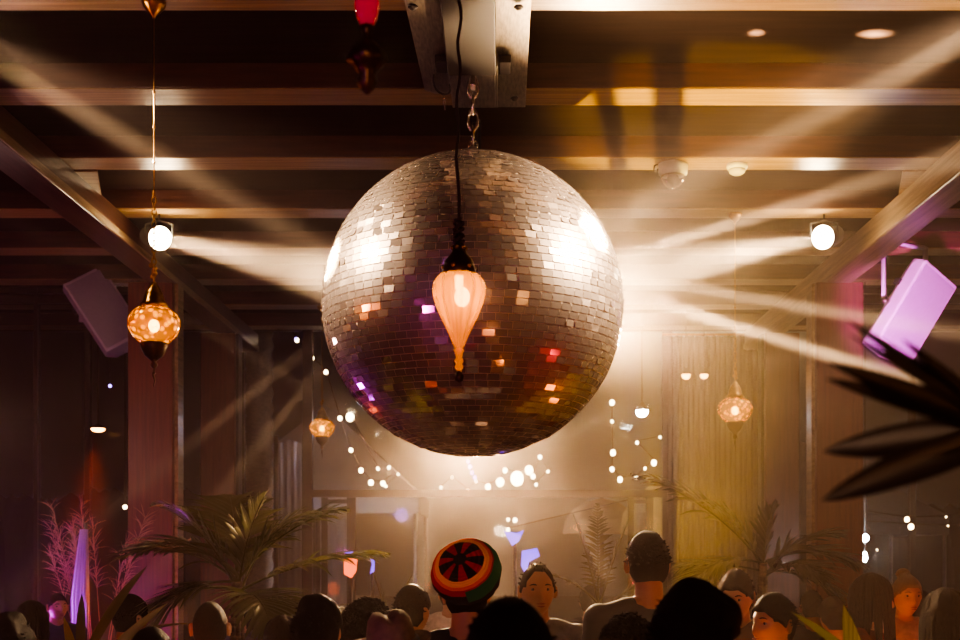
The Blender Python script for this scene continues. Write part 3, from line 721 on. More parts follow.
string([(468,460,1.8),(470,465,2.2),(472,471,2),(475,476,2)], 15.0, 'short row of violet bulbs directly below the disco ball', mt='fairyv')
string([(612,400,3.2),(612,420,1.8),(613,450,3.4),(612,467,2.8),(620,477,3.2),(637,475,2.6),(645,467,1.8),(654,460,3.4),(637,441,2),(660,436,1.6)], 14.8, 'string of warm bulbs hanging to the right of the disco ball')
string([(508,518,1.9),(515,518,2.6),(508,528,2.2),(640,497,1.5),(659,484,2.2)], 15.4, 'loose far string of small warm bulbs below the crossbar')
string([(907,517,3),(946,516,1)], 13.0, 'upper cable with one amber bulb on the right', anchor=((868,511),(975,511)))
string([(911,524,3.4),(948,525,1)], 13.2, 'lower cable with one amber bulb on the right', anchor=((868,521),(975,522)))
string([(864,576,2),(877,549,1)], 13.4, 'pair of tiny bulbs beside the right column', r=1.4)
def lamp(px, py, Y, rpx, mt, label, ztop=None, name='hanging_lamp', sc=(1,1,1), light=None, cat='lamp', hood=True):
    c = P(px,py,Y); r = rpx/1200*Y; t = empty(name, c, label, cat)
    MB().ball((0,0,0), r, 10, sc).build('bulb', M[mt], t)
    if hood: MB().lathe([(r*1.15*sc[0],r*.1),(r*1.0*sc[0],r*.7*sc[2]),(r*.4,r*1.2*sc[2]),(r*.25,r*1.6*sc[2])], 16).build('hood', M['frame'], t)
    zt = (ztop if ztop is not None else 4.34)-c.z
    MB().tube([(0,0,r*.8),(0,0,zt)], .004, 5).build('cord', M['cable'], t)
    if light: point('lamp_light', c+Vector((0,-r*1.6,-r)), light[0], light[1], r*.7)
    return t
lamp(98,429,11.25,6.5,'amberlamp','amber oval hanging lamp glowing outside the left window panes', sc=(1.05,1,.5), ztop=4.34)
lamp(642,411,13.2,6,'whitelamp','round white bulb hanging right of the disco ball')
lamp(686,375,13.2,4.5,'amberlamp','left one of two small twin amber lamps right of the disco ball', light=(.8,(1,.4,.1)))
lamp(704,375,13.2,4,'amberlamp','right one of two small twin amber lamps right of the disco ball', light=(.8,(1,.4,.1)))
lamp(865,538,11.2,3.6,'coollamp','cool white lamp flaring beside the edge of the right column', light=(25,(.75,.9,1)), hood=False)
lamp(865,557,11.2,2.2,'coollamp','small cool white lamp just below the flaring one at the right column', sc=(1,1,2.4), hood=False)
lamp(110,386,11.6,1.6,'greenlamp' if 'greenlamp' in M else 'fairyv','tiny dim violet lamp just outside the left window, beside the column', hood=False)
lamp(125,507,11.9,2.2,'fairy','tiny warm bulb beside the left column low down', hood=False)
lamp(296,339,14.4,1.6,'fairyv','tiny violet bulb far left of the disco ball', hood=False)
M['signo'] = emat('orange_sign_face', (1,.14,.04), 2.2); M['glowb'] = emat('violet_glow_face', (.22,.08,1), 1.6)
def sign(pts, Y, mt, label, name='glow_panel', rest=None):
    mb = MB(); n = len(pts); pp = [P(x,y,Y) for x,y in pts]; c = sum(pp, Vector())/n
    t = empty(name, c, label, 'sign')
    mb.add([p-c for p in pp]+[p-c+Vector((0,.03,0)) for p in pp], [tuple(range(n)), tuple(reversed(range(n,2*n)))]+[(i,i+n,(i+1)%n+n,(i+1)%n) for i in range(n)])
    mb.build('lit_face', M[mt], t)
    MB().tube([(0,.05,.0),(0,.05,-c.z)], .012, 6).build('stand', M['frame'], t); return t
sign([(344,558),(357,559),(356,571),(351,578),(344,574)], 8.6, 'signo', 'small orange lit sign with a pointed lower edge, behind the crowd at left')
sign([(345,552),(353,551),(352,556),(345,556)], 8.8, 'glowb', 'small blue-violet light above the orange sign')
sign([(369,556),(374,558),(374,571),(370,574),(372,564)], 8.8, 'glowb', 'curved blue-violet light right of the orange sign')
sign([(504,531),(517,533),(524,530),(519,541),(512,546)], 8.2, 'glowb', 'glowing panel drawn for a blurred blue-violet triangle of light above the knitted cap')  # glowing panels on stands, added where violet light shows in the haze
sign([(522,551),(537,548),(540,556),(529,562),(526,575),(521,566)], 8.2, 'glowb', 'larger glowing panel drawn for a blurred patch of blue-violet light right of the knitted cap')

# ------------------------------------------------------------------ people
M['skin'] = pmat('skin', (.50,.27,.18), (.44,.22,.15), .5, scale=6)
M['skin2'] = pmat('skin_tan', (.36,.18,.11), (.31,.15,.09), .5, scale=6)
M['hairblack'] = pmat('black_hair', (.010,.007,.006), (.02,.012,.01), .6, scale=60, stretch=(8,8,1), bump=.8, spec=.06)
M['hairbrown'] = pmat('dark_brown_hair', (.05,.025,.015), (.025,.012,.008), .6, scale=60, stretch=(8,8,1), bump=.8, spec=.06)
M['hairblond'] = pmat('dark_blond_hair', (.24,.14,.07), (.13,.07,.04), .4, scale=60, stretch=(8,8,1), bump=.8)
M['eyewhite'] = pmat('eye_white', (.30,.26,.24), None, .2); M['iris'] = pmat('dark_iris', (.03,.015,.01), None, .2)
M['lip'] = pmat('lips', (.40,.10,.09), None, .4)
CL = {}
for nm, c in (('black',(.014,.012,.012)),('navy',(.03,.035,.06)),('grey',(.12,.11,.11)),('white',(.72,.66,.6)),('maroon',(.16,.03,.025)),('olive',(.10,.09,.05)),('lace',(.45,.28,.26)),('stripe',(.05,.045,.045))):
    CL[nm] = pmat('cloth_'+nm, c, tuple(x*.75 for x in c), .8, scale=30, bump=.2)
M['denim'] = pmat('dark_denim', (.03,.04,.07), None, .8, scale=40)
def loft(mb, secs, n=20):
    """secs: (x,y,z,rx,ry) horizontal ellipses"""
    vs = []; 
    for (x,y,z,rx,ry) in secs: vs += [Vector((x+rx*math.cos(2*PI*k/n), y+ry*math.sin(2*PI*k/n), z)) for k in range(n)]
    m_ = len(secs); fs = [(i*n+k,i*n+(k+1)%n,(i+1)*n+(k+1)%n,(i+1)*n+k) for i in range(m_-1) for k in range(n)]
    fs += [tuple(reversed(range(n))), tuple(range((m_-1)*n,m_*n))]
    mb.add(vs, fs, True)
def gs(x, s): return math.exp(-(x/s)**2)
def headpt(d):
    """head surface for unit direction d, relative to the head centre; face towards -Y"""
    x, y, z = d
    rx, ry, rz = .075, .097, .118
    if z < 0: 
        rx *= 1-.30*(-z)**1.6; 
        if y > 0: ry *= 1-.35*(-z)
        else: ry *= 1-.04*(-z)
    p = Vector((x*rx, y*ry, z*rz))
    if y < 0:
        f = min(1, -y*1.6); X, Z = p.x, p.z
        p.y *= .97
        nose = gs(X,.013)*max(0, min(1,(.022-Z)/.05))*(1 if Z > -.034 else gs(Z+.034,.010))
        p.y -= f*.024*nose
        p.y -= f*.006*gs(X,.045)*gs(Z-.032,.012)
        p.y += f*.011*(gs(X-.033,.017)+gs(X+.033,.017))*gs(Z-.010,.013)
        p.y -= f*.004*(gs(X-.036,.016)+gs(X+.036,.016))*gs(Z+.022,.016)
        p.y -= f*.008*gs(X,.024)*(gs(Z+.055,.006)+gs(Z+.068,.006))
        p.y += f*.004*gs(X,.03)*gs(Z+.0615,.0035)
        p.y -= f*.010*gs(X,.024)*gs(Z+.098,.014)
    return p
def dirs(n=56):
    for i in range(n+1):
        th = PI*i/n
        for k in range(2*n): yield i, k, Vector((math.sin(th)*math.cos(PI*k/n), math.sin(th)*math.sin(PI*k/n), math.cos(th)))
def sphere_faces(n): 
    m_ = 2*n; return [(i*m_+k,(i+1)*m_+k,(i+1)*m_+(k+1)%m_,i*m_+(k+1)%m_) for i in range(n) for k in range(m_)]
HC = Vector((0,-.015,1.632))
def head_matrix(pitch, yaw):
    pv = Matrix.Translation((0,.02,1.52)); return pv @ Matrix.Rotation(rad(yaw),4,'Z') @ Matrix.Rotation(rad(pitch),4,'X') @ pv.inverted()
def hand_mesh(mb, w, d, up, side, curl=.5):
    """palm, four fingers and a thumb; w wrist, d pointing direction, up = back of the hand normal, side = thumb side"""
    d = Vector(d).normalized(); up = Vector(up).normalized(); s = d.cross(up).normalized()*side
    palm = [w, w+d*.045, w+d*.09]
    mb.tube(palm, [.027,.040,.041], 12, flat=(1,.45) if abs(palm[0].x)>-1 else (1,1))
    for i, L in enumerate((.072,.080,.074,.058)):
        b = w+d*.082+s*(.030-.020*i); q = b; dd = d.copy(); pts = [b]
        for j in range(3):
            dd = (dd - up*curl*(.30+.15*j)).normalized(); q = q+dd*L*(.42,.33,.25)[j]; pts.append(q)
        mb.tube(pts, [.0092,.0088,.0080,.0068], 8); mb.ball(pts[-1], .0068, 6)
    b = w+d*.028+s*.026; p1 = b+(d*.6+s*.8-up*.2).normalized()*.036; p2 = p1+(d*.9+s*.35-up*.3).normalized()*.032
    mb.tube([b,p1,p2], [.013,.011,.0085], 8); mb.ball(p2, .0085, 6)
ARMS = {
 'down': [((-.19,0,1.415),(-.235,.03,1.13),(-.245,-.07,.90)), ((.19,0,1.415),(.235,.03,1.13),(.245,-.07,.90))],
 'raised': [((-.19,0,1.415),(-.235,.03,1.13),(-.245,-.07,.90)), ((.19,0,1.415),(.26,-.12,1.18),(.20,-.26,1.36))],
}
def remesh(mb, name, voxel, mat, smooth=2):
    me = mb.mesh(name+'_src'); o = bpy.data.objects.new('tmp', me); COL.objects.link(o)
    md = o.modifiers.new('r','REMESH'); md.mode = 'VOXEL'; md.voxel_size = voxel; md.use_smooth_shade = True
    sm = o.modifiers.new('s','SMOOTH'); sm.iterations = smooth; sm.factor = .5
    dg = bpy.context.evaluated_depsgraph_get(); dg.update()
    out = bpy.data.meshes.new_from_object(o.evaluated_get(dg)); out.name = name
    bpy.data.objects.remove(o, do_unlink=True); bpy.data.meshes.remove(me)
    out.polygons.foreach_set('use_smooth', [True]*len(out.polygons))
    out.materials.clear(); out.materials.append(mat); return out
CACHE = {}
def body_mesh(arms, pitch, yaw, female, mat):
    key = ('b',arms,pitch,yaw,female,mat.name)
    if key in CACHE: return CACHE[key]
    mb = MB(); HM = head_matrix(pitch, yaw); n = 56
    mb.add([HM @ (HC+headpt(d)) for _,_,d in dirs(n)], sphere_faces(n), True)
    for s in (-1,1):   # ears
        c = HC+Vector((s*.077,.012,-.004))
        E = HM @ Matrix.Translation(c) @ Matrix.Rotation(rad(-12),4,'X') @ Matrix.Rotation(s*rad(22),4,'Z')
        pts = [E @ Vector((s*.008, .017*math.cos(a), .031*math.sin(a)*(1 if math.sin(a)>0 else .9))) for a in [2*PI*i/18 for i in range(18)]]
        mb.tube(pts+[pts[0]], .0052, 6)
        mb.tube([E @ Vector((0,.0,-.02)), E @ Vector((s*.003,.002,0)), E @ Vector((0,.0,.018))], [.008,.012,.008], 8)
    k = .86 if female else 1
    # neck follows the head
    a = Vector((0,.03,1.44)); b = HM @ (HC+Vector((0,.022,-.05)))
    mb.tube([a, a.lerp(b,.5), b], [.064*k,.056*k,.054*k], 16)
    mb.tube([(-.17*k,.015,1.415),(-.09,.02,1.445),(0,.025,1.475),(.09,.02,1.445),(.17*k,.015,1.415)], [.045,.052,.055,.052,.045], 12)
    loft(mb, [(0,.0,.86,.15,.10),(0,0,.93,.165,.115),(0,0,1.0,.150,.105),(0,0,1.08,.132*k,.098),(0,0,1.18,.145*k,.105),(0,-.0,1.28,.165*k,.115),(0,.005,1.36,.172*k,.108),(0,.012,1.42,.145*k,.085),(0,.02,1.455,.075,.062)], 24)
    if female:
        for s in (-1,1): mb.ball((s*.075,-.085,1.265), .058, 8, (1,.8,1))
    for i, (sh, el, wr) in enumerate(ARMS[arms]):
        sh, el, wr = [Vector(v) for v in (sh,el,wr)]; sh.x *= k; 
        mb.ball(sh, .058*k, 8)
        mb.tube([sh, sh.lerp(el,.4), el, el.lerp(wr,.3), wr], [x*k for x in (.052,.049,.039,.040,.027)], 14)
        d = (wr-el).normalized(); hand_mesh(mb, wr-d*.01, d, Vector((0,-1,0)) if i==0 or arms=='down' else Vector((0,-.6,.8)), 1 if i else -1)
    for s in (-1,1):
        mb.tube([(s*.088,0,.90),(s*.092,0,.78),(s*.097,.0,.52),(s*.097,.012,.44),(s*.10,.025,.30),(s*.10,.03,.10),(s*.10,.03,.05)], [.088,.084,.060,.054,.056,.037,.038], 16)
        mb.tube([(s*.10,.055,.045),(s*.105,-.04,.045),(s*.112,-.12,.03),(s*.115,-.17,.025)], [.036,.036,.038,.022], 12)
    CACHE[key] = remesh(mb, 'body', .0062, mat, 2); return CACHE[key]
def shirt_mesh(arms, female, sleeve, mat):
    key = ('s',arms,female,sleeve)
    if key not in CACHE:
        mb = MB(); k = .88 if female else 1; g_ = .014
        loft(mb, [(0,0,.88,.168,.124),(0,0,.98,.160,.118),(0,0,1.08,.145*k+g_,.112),(0,0,1.18,.150*k+g_,.118),(0,0,1.28,.168*k+g_,.128),(0,.005,1.36,.176*k+g_,.122),(0,.012,1.425,.150*k+g_,.100),(0,.02,1.462,.088,.078)], 24)
        if female:
            for s in (-1,1): mb.ball((s*.075,-.088,1.265), .066, 8, (1,.85,1))
        mb.tube([(-.18*k,.015,1.42),(-.09,.02,1.45),(.09,.02,1.45),(.18*k,.015,1.42)], [.055,.060,.060,.055], 12)
        for (sh, el, wr) in ARMS[arms]:
            sh, el, wr = [Vector(v) for v in (sh,el,wr)]; sh.x *= k
            mb.ball(sh, .070*k, 8)
            if sleeve: mb.tube([sh, sh.lerp(el,.5), el, el.lerp(wr,.5), el.lerp(wr,.93)], [.068,.062,.054,.049,.040], 14)
            else: mb.tube([sh, sh.lerp(el,.4), sh.lerp(el,.75)], [.068,.064,.060], 14)
        CACHE[key] = remesh(mb, 'shirt', .012, mat, 3)
    me = CACHE[key]; return me
def simple(key, fn):
    if key not in CACHE: CACHE[key] = fn()
    return CACHE[key]
def trousers_mesh():
    mb = MB(); loft(mb, [(0,0,.80,.17,.12),(0,0,.88,.178,.128),(0,0,.97,.160,.118)], 24)
    for s in (-1,1): mb.tube([(s*.088,0,.90),(s*.094,0,.78),(s*.098,.0,.50),(s*.10,.025,.30),(s*.10,.03,.10)], [.098,.096,.074,.068,.062], 16)
    return remesh(mb, 'trousers', .012, M['denim'], 3)
def shoes_mesh():
    mb = MB()
    for s in (-1,1):
        mb.tube([(s*.10,.075,.052),(s*.105,-.03,.055),(s*.112,-.13,.045),(s*.117,-.195,.036)], [.050,.050,.050,.032], 14)
    for v in mb.v: v.z = max(v.z, .002)
    return remesh(mb, 'shoes', .008, M['black'], 1)
def hair_mesh(style, seed):
    n = 72; mb = MB(); rr = random.Random(seed); vs = []
    curly = style == 'curly'; long_ = style in ('long','updo')
    off = {'short':.010,'buzz':.0045,'curly':.026,'long':.018,'messy':.020,'updo':.011,'receding':.008}[style]
    for _,_,d in dirs(n):
        p = headpt(d); az = math.atan2(abs(d.x), -d.y)   # 0 front .. pi back
        fr = .052 if style != 'receding' else .085
        line = fr + (.0-fr)*min(1,max(0,(az-.5)/.9)) if az < 1.4 else (-.075*min(1,(az-1.4)/.7))
        if az < 1.4 and az > 1.0: line = min(line, .012)
        if style == 'long': line = line if az < 1.0 else -.10
        f = max(0, min(1, (p.z-line)/.014)); f = f*f*(3-2*f)
        nz = mnoise.noise(p*(38 if curly else 22)+Vector((seed,0,0)))
        o_ = off*(1+.55*nz*(1.3 if curly or style=='messy' else .6)) + (.006*max(0,mnoise.noise(p*120)) if curly else 0)
        if style in ('short','messy') : o_ += .010*max(0,d.z)
        up = p.normalized()
        vs.append(HC + p + up*(o_*f - .006*(1-f)))
    mb.add(vs, sphere_faces(n), True)
    # loose locks
    cnt = {'short':520,'buzz':0,'curly':520,'long':170,'messy':260,'updo':70,'receding':90}[style]
    for i in range(cnt):
        d = Vector((rr.gauss(0,1),rr.gauss(0,1),abs(rr.gauss(0,1))*.9)).normalized()
        p = headpt(d)
        if d.y < -.1 and p.z < (.082 if style in ('receding','updo') else .06): continue
        s_ = HC+p+p.normalized()*off*.6
        if curly:
            c = s_+p.normalized()*rr.uniform(0,.010); ph = rr.random()*6; a1 = p.normalized().orthogonal().normalized(); a2 = a1.cross(p.normalized()); rc = rr.uniform(.006,.011)
            pts = [c+a1*rc*math.cos(ph+j*.9)+a2*rc*math.sin(ph+j*.9)+p.normalized()*j*.0028 for j in range(8)]
            mb.tube(pts, [.0028]*7+[.001], 4)
        elif style == 'long':
            L = rr.uniform(.22,.36); q = s_; dd = Vector((d.x*.6,abs(d.y)*.5,.0)); pts = [q]
            for j in range(9):
                f = j/8; out = Vector((q.x,q.y-HC.y,0)); 
                if out.length > 1e-4: out.normalize()
                want = .086+.014*rr.random()+.02*f
                rad_now = Vector((q.x,q.y-HC.y,0)).length
                q = q + Vector((0,0,-L/8*(.5+.5*f if j<2 else 1))) + out*(want-rad_now)*.45
                pts.append(q)
            mb.tube(pts, [.010,.011,.011,.011,.010,.010,.009,.008,.006,.002], 5)
        elif style == 'updo':
            c = HC+Vector((0,.045,.115)); pts = [s_, s_.lerp(c,.5)+Vector((0,0,.02)), c+Vector((rr.gauss(0,.015),rr.gauss(0,.015),.01))]
            mb.tube(pts, [.006,.006,.004], 5)
        else:
            t_ = Vector((rr.gauss(0,.6),rr.gauss(0,.6),.3)) + p.normalized()*.6; t_.normalize(); L = rr.uniform(.014,.028) if style!='messy' else rr.uniform(.02,.035)
            back = Vector((0,.5,-.3))
            mb.tube([s_, s_+t_*L*.5, s_+t_*L*.8+back*L*.4], [.0042,.0034,.0008], 4)
    if style == 'updo': mb.ball(HC+Vector((0,.055,.125)), .042, 10, (1,1,.85))
    return mb.mesh('hair')
PCOUNT = [0]
def person(px, ytop, Y, face, label, style='short', hair='hairblack', shirt='black', arms='down', pitch=0, yaw=0, female=False, skin='skin', sleeve=True, hat=None, group=None):
    ztop = P(px, ytop, Y).z; s = ztop/({'curly':1.79,'messy':1.78,'updo':1.80}.get(style,1.77) if not hat else hat)
    t = empty('person', (P(px,0,Y).x, Y, 0), label, 'person', rz=rad(face), scale=s)
    def link(me, nm, mat=None, Mx=None):
        o = bpy.data.objects.new(nm, me); COL.objects.link(o); o.parent = t
        if not me.materials: me.materials.append(mat or M['black'])
        if mat is not None: o.material_slots[0].link = 'OBJECT'; o.material_slots[0].material = mat
        if Mx is not None: o.matrix_local = Mx
        return o
    HM = head_matrix(pitch, yaw)
    link(body_mesh(arms, pitch, yaw, female, M[skin]), 'body', M[skin])
    link(shirt_mesh(arms, female, sleeve, CL[shirt]), 'shirt', CL[shirt])
    link(simple('tr', trousers_mesh), 'trousers', M['denim']); link(simple('sh', shoes_mesh), 'shoes', M['black'])
    PCOUNT[0] += 1
    hs = PCOUNT[0] % 3
    link(simple(('h',style,hs), lambda: hair_mesh(style, hs)), 'hair', M[hair], HM)
    def eye():
        mb = MB(); mb.ball((0,0,0), .0112, 10); me = mb.mesh('eye'); return me
    def iris():
        mb = MB(); mb.lathe([(.001,0),(.0058,.0005),(.0061,.002)], 14, Matrix.Translation((0,-.0113,0)) @ Matrix.Rotation(-PI/2,4,'X')); return mb.mesh('iris')
    for sx in (-1,1):
        e = link(simple('eye', eye), 'eye', M['eyewhite'], HM @ Matrix.Translation(HC+Vector((sx*.032,-.0672,.010))))
        i_ = bpy.data.objects.new('iris', simple('iris', iris)); COL.objects.link(i_); i_.parent = e
        if not i_.data.materials: i_.data.materials.append(M['iris'])
    def brow(sx):
        def f():
            mb = MB(); pts = []
            for j in range(7):
                X = sx*(.014+.036*j/6); Z = .028+.005*math.sin(PI*j/6)
                pts.append(Vector((X, -.0925+ .35*abs(X)**1.0*.35 + (X*9)**2*.06, Z)))
            mb.tube(pts, [.0022,.0034,.0036,.0034,.003,.0022,.001], 6); return mb.mesh('eyebrow')
        return f
    for sx in (-1,1): link(simple(('brow',sx), brow(sx)), 'eyebrow', M[hair], HM @ Matrix.Translation(HC))
    def lips():
        mb = MB()
        for (z, w, r_) in ((-.0555,.021,.0042),(-.0665,.018,.0048)):
            pts = [Vector((w*(j/4-1), -.1005+.35*(w*(j/4-1))**2/w, z+(.002 if abs(j-4)==1 and z>-.06 else 0)+.002*abs(j/4-1))) for j in range(9)]
            mb.tube(pts, [r_*(.25+.75*math.sin(PI*j/8)) for j in range(9)], 6)
        return mb.mesh('lips')
    link(simple('lips', lips), 'lips', M['lip'], HM @ Matrix.Translation(HC))
    return t, link, HM

# -- knitted cap
def cap_mat():
    m, nt, out = new_mat('striped_knit_wool'); N = nt.nodes.new; L = nt.links.new
    b = N('ShaderNodeBsdfPrincipled'); b.inputs['Roughness'].default_value = .9; L(b.outputs[0], out.inputs[0])
    at = N('ShaderNodeAttribute'); at.attribute_name = 'band'; L(at.outputs['Color'], b.inputs['Base Color'])
    tc = N('ShaderNodeTexCoord'); wv = N('ShaderNodeTexWave'); wv.inputs['Scale'].default_value = 60; wv.bands_direction = 'Z'; L(tc.outputs['Object'], wv.inputs[0])
    bp = N('ShaderNodeBump'); bp.inputs['Strength'].default_value = .5; bp.inputs['Distance'].default_value = .004; L(wv.outputs[0], bp.inputs['Height']); L(bp.outputs[0], b.inputs['Normal'])
    return m
def knit_cap():
    n, m_ = 40, 96; vs = []; fs = []; cols = []
    prof = []
    for i in range(n+1):
        t = i/n; a = t*2.55
        r = .135*math.sin(min(a,PI*.5)) if a < PI/2 else .135*(math.sin(a)*.55+.45) if a < 2.2 else .118
        z = .085*math.cos(a)
        prof.append((max(r,.0005), z))
    for i, (r, z) in enumerate(prof):
        for k in range(m_):
            an = 2*PI*k/m_; w = 1+.012*math.sin(an*16)*(i/n)+.02*mnoise.noise(Vector((math.cos(an)*2,math.sin(an)*2,z*20)))
            vs.append((r*w*math.cos(an), r*w*math.sin(an), z))
    BLK=(.006,.005,.005); RED=(.50,.010,.008); YEL=(1,.40,.02); ORG=(.9,.12,.01); GRN=(.01,.16,.06)
    for i in range(n):
        for k in range(m_):
            fs.append((i*m_+k,(i+1)*m_+k,(i+1)*m_+(k+1)%m_,i*m_+(k+1)%m_))
            t = (i+.5)/n; an = 2*PI*(k+.5)/m_; r = prof[i][0]/.135
            if t < .28:
                pet = math.cos(7*an); c = BLK if (pet > -.1 and r < .60) or r < .16 else RED
            elif t < .36: c = YEL
            elif t < .41: c = ORG
            elif t < .50: c = RED
            else: c = BLK
            if .42 < t < .68 and math.cos(an-2.6) > .25: c = GRN
            cols.append(c)
    me = bpy.data.meshes.new('knit_cap'); me.from_pydata(vs, [], fs)
    a = me.attributes.new('band', 'FLOAT_COLOR', 'FACE')
    for i, c in enumerate(cols): a.data[i].color = (*c, 1)
    me.polygons.foreach_set('use_smooth', [True]*len(me.polygons)); me.materials.append(cap_mat()); me.update(); return me
def hat_felt():
    mb = MB(); prof = [(.0005,.115),(.04,.118),(.065,.112),(.082,.09),(.092,.05),(.098,.01),(.102,-.005),(.135,-.012),(.155,-.004),(.156,.0),(.135,-.006),(.100,.002)]
    n = 48; vs = []
    for (r, z) in prof:
        for k in range(n):
            a = 2*PI*k/n; vs.append(Vector((r*math.cos(a)*.9, r*math.sin(a)*1.08, z - (.022*gs(math.cos(a)*r,.02) if z > .09 else 0) + (.02*abs(math.cos(a))**2*(r-.1)/.05 if r > .12 else 0))))
    mb.add(vs, [(i*n+k,i*n+(k+1)%n,(i+1)*n+(k+1)%n,(i+1)*n+k) for i in range(len(prof)-1) for k in range(n)], True)
    return mb.mesh('felt_hat')
M['felt'] = pmat('brown_felt', (.20,.13,.09), (.15,.10,.07), .85, scale=40, bump=.2)
M['leather'] = pmat('dark_hat_ribbon', (.03,.02,.02), None, .5)

person(509,597,2.0,180,'person seen from behind closest to the camera, round black hair at the bottom centre','short','hairblack','black',pitch=0)
person(690,581,2.5,150,'person with messy dark hair and orange-lit cheek, blurred in the right foreground','messy','hairblack','black',yaw=-25)
t, link, HM = person(466,543,4.3,180,'person in a black, red, yellow and green knitted cap seen from behind','short','hairblack','black',hat=1.83)
o = link(knit_cap(), 'knitted_cap', None, Matrix.Translation((0,.045,1.725)) @ Matrix.Rotation(rad(24),4,'Y') @ Matrix.Rotation(rad(-54),4,'X'))
t, link, HM = person(392,609,3.5,195,'person wearing a brown felt hat, in front of the dark-haired man in the haze','short','hairbrown','grey',hat=1.83)
o = link(hat_felt(), 'felt_hat', M['felt'], Matrix.Translation((0,-.01,1.705)) @ Matrix.Rotation(rad(-8),4,'X') @ Matrix.Rotation(rad(8),4,'Y'))
mb = MB(); mb.tube([Vector((.093*math.cos(a)*.95,.093*math.sin(a)*1.13,.012)) for a in [2*PI*i/36 for i in range(37)]], .012, 6, cap=False)
r_ = bpy.data.objects.new('hat_ribbon', mb.mesh('hat_ribbon')); r_.data.materials.append(M['leather']); COL.objects.link(r_); r_.parent = o
person(411,584,5.15,150,'dark short-haired man standing in haze behind the felt hat','short','hairbrown','grey')
person(364,597,4.6,110,'person in left profile with shiny dark curls left of the felt hat','curly','hairblack','stripe',female=True)
person(316,594,4.0,170,'person with thick dark hair and a white collar at lower left centre','messy','hairblack','white')
person(537,561,5.15,8,'man with high orange-lit forehead facing the camera in the haze right of the knitted cap','receding','hairbrown','grey')
person(648,530,4.75,185,'tall dark figure seen from behind in the haze at right of centre','short','hairblack','black',skin='skin2')
person(628,612,3.6,170,'person with small curly black hair raising a hand beside the foreground head','curly','hairblack','black',arms='raised')
person(738,566,5.3,-25,'man with short hair and orange-lit face looking down to the left','short','hairbrown','maroon',pitch=14)
person(776,592,4.4,-62,'dark-haired man in left profile with brightly lit forehead, at lower right','short','hairblack','grey',skin='skin2')
person(868,572,5.35,60,'person with dark hair in right profile lit red, left of the smiling woman','long','hairbrown','maroon',female=True)
person(905,567,6.3,8,'smiling woman with pinned-up hair facing the camera in a lace top','updo','hairblond','lace',female=True,pitch=4)
person(946,587,4.6,175,'woman with long dark hair seen from behind at the right edge','long','hairblack','maroon',female=True)
person(834,596,6.6,200,'dark-haired person standing by the right column in shadow','messy','hairblack','black')
person(128,594,5.5,158,'dark-haired person seen from behind with a lit ear, lower left','short','hairblack','black',yaw=-10)
person(210,598,4.6,190,'man with a shaved lit patch at the back of his head, lower left','buzz','hairbrown','black')
person(57,591,8.2,40,'person lit purple beside the draped cloth, far left','buzz','hairbrown','navy')
person(281,615,5.2,160,'person with reddish headscarf between the palm and the thick dark hair','long','hairbrown','maroon',female=True)
person(8,612,4.0,180,'person with black hair at the bottom left corner','messy','hairblack','black')
person(150,622,3.4,185,'bald-topped dark head low in the left foreground','buzz','hairblack','grey',skin='skin2')
for i, (px, yt, Y, fc, lb, st) in enumerate(((450,578,8.0,180,'distant person behind the knitted cap wearing white','short'),(590,585,8.4,170,'distant person in haze right of the high-forehead man','messy'),
        (697,578,8.6,10,'distant person in haze left of the orange-lit man','short'),(240,600,8.2,190,'distant person behind the left palm in grey','short'),
        (812,590,7.4,180,'distant person behind the profile man in navy','short'),(922,590,8.6,180,'distant person between the two women on the right','long'),(30,600,6.5,160,'person in shadow at far left behind the corner head','long'))):
    person(px, yt, Y, fc, lb, st, 'hairblack', ('white','navy','grey','grey','navy','black','black')[i])
# ------------------------------------------------------------------ camera
cam = bpy.data.cameras.new('camera'); co = bpy.data.objects.new('camera', cam); COL.objects.link(co)
co.location = (0,0,1.7); co.rotation_euler = (PI/2,0,0)
cam.sensor_width = 36; cam.lens = 1200*36/960
cam.shift_x = -(500-480)/960; cam.shift_y = (550-320)/960
cam.clip_start = .05; cam.dof.use_dof = True; cam.dof.focus_distance = 5.4; cam.dof.aperture_fstop = 4.2
scene.camera = co

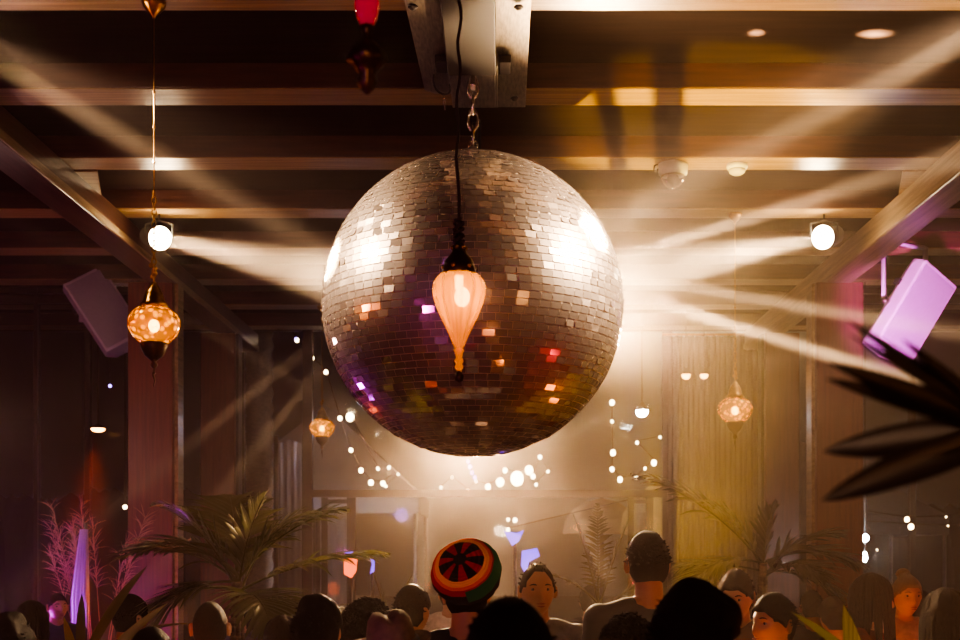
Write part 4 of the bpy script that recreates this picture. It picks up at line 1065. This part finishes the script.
# ------------------------------------------------------------------ haze
def haze_mat(density, aniso=.55, color=(1,.86,.7)):
    m, nt, out = new_mat('thin_stage_haze')
    v = nt.nodes.new('ShaderNodeVolumeScatter'); v.inputs['Density'].default_value = density; v.inputs['Anisotropy'].default_value = aniso
    v.inputs['Color'].default_value = (*color, 1)
    nt.links.new(v.outputs[0], out.inputs['Volume']); return m
def smoke_mat():
    m, nt, out = new_mat('drifting_smoke'); N = nt.nodes.new; L = nt.links.new
    v = N('ShaderNodeVolumeScatter'); v.inputs['Anisotropy'].default_value = .35; v.inputs['Color'].default_value = (1,.82,.66,1)
    tc = N('ShaderNodeTexCoord'); nz = N('ShaderNodeTexNoise'); nz.inputs['Scale'].default_value = 1.5; nz.inputs['Detail'].default_value = 3; nz.inputs['Roughness'].default_value = .6
    nz.inputs['Distortion'].default_value = .6
    L(tc.outputs['Object'], nz.inputs['Vector'])
    mr = N('ShaderNodeMapRange'); mr.inputs[1].default_value = .40; mr.inputs[2].default_value = .66; mr.inputs[3].default_value = .1; mr.inputs[4].default_value = 1
    L(nz.outputs[0], mr.inputs[0])
    # falls off away from the middle of the body
    mp = N('ShaderNodeMapping'); mp.inputs['Scale'].default_value = (1/SM[0],1/SM[1],1/SM[2]); L(tc.outputs['Object'], mp.inputs[0])
    ln = N('ShaderNodeVectorMath'); ln.operation = 'LENGTH'; L(mp.outputs[0], ln.inputs[0])
    fo = N('ShaderNodeMapRange'); fo.interpolation_type = 'SMOOTHSTEP'; fo.inputs[1].default_value = .25; fo.inputs[2].default_value = 1; fo.inputs[3].default_value = 1; fo.inputs[4].default_value = 0
    L(ln.outputs['Value'], fo.inputs[0])
    a = N('ShaderNodeMath'); a.operation = 'MULTIPLY'; L(mr.outputs[0], a.inputs[0]); L(fo.outputs[0], a.inputs[1])
    b = N('ShaderNodeMath'); b.operation = 'MULTIPLY'; L(a.outputs[0], b.inputs[0]); b.inputs[1].default_value = SMD
    L(b.outputs[0], v.inputs['Density']); L(v.outputs[0], out.inputs['Volume']); return m
SM = (2.9, 3.6, 2.3); SMD = .14
hz = MB(); hz.ball((0,0,0), 1, 12, SM)
hz = hz.build('smoke', smoke_mat(), loc=(.35, 8.3, 2.5))
tag(hz, 'drifting warm smoke cloud around and below the disco ball', 'smoke', kind='stuff')

# world
w = bpy.data.worlds.new('world'); scene.world = w; w.use_nodes = True
bg = w.node_tree.nodes['Background']; bg.inputs[0].default_value = (.10,.13,.22,1); bg.inputs[1].default_value = .12
wo = w.node_tree.nodes['World Output']; wv = w.node_tree.nodes.new('ShaderNodeVolumeScatter')
wv.inputs['Density'].default_value = .014; wv.inputs['Anisotropy'].default_value = .35; wv.inputs['Color'].default_value = (1,.80,.68,1)
w.node_tree.links.new(wv.outputs[0], wo.inputs['Volume'])
scene.view_settings.view_transform = 'AgX'
scene.view_settings.look = 'AgX - High Contrast'
scene.view_settings.exposure = .25
scene.cycles.use_denoising = True
scene.cycles.sample_clamp_indirect = 4
scene.cycles.caustics_reflective = False; scene.cycles.caustics_refractive = False
scene.cycles.max_bounces = 6; scene.cycles.transparent_max_bounces = 12
scene.cycles.volume_bounces = 0
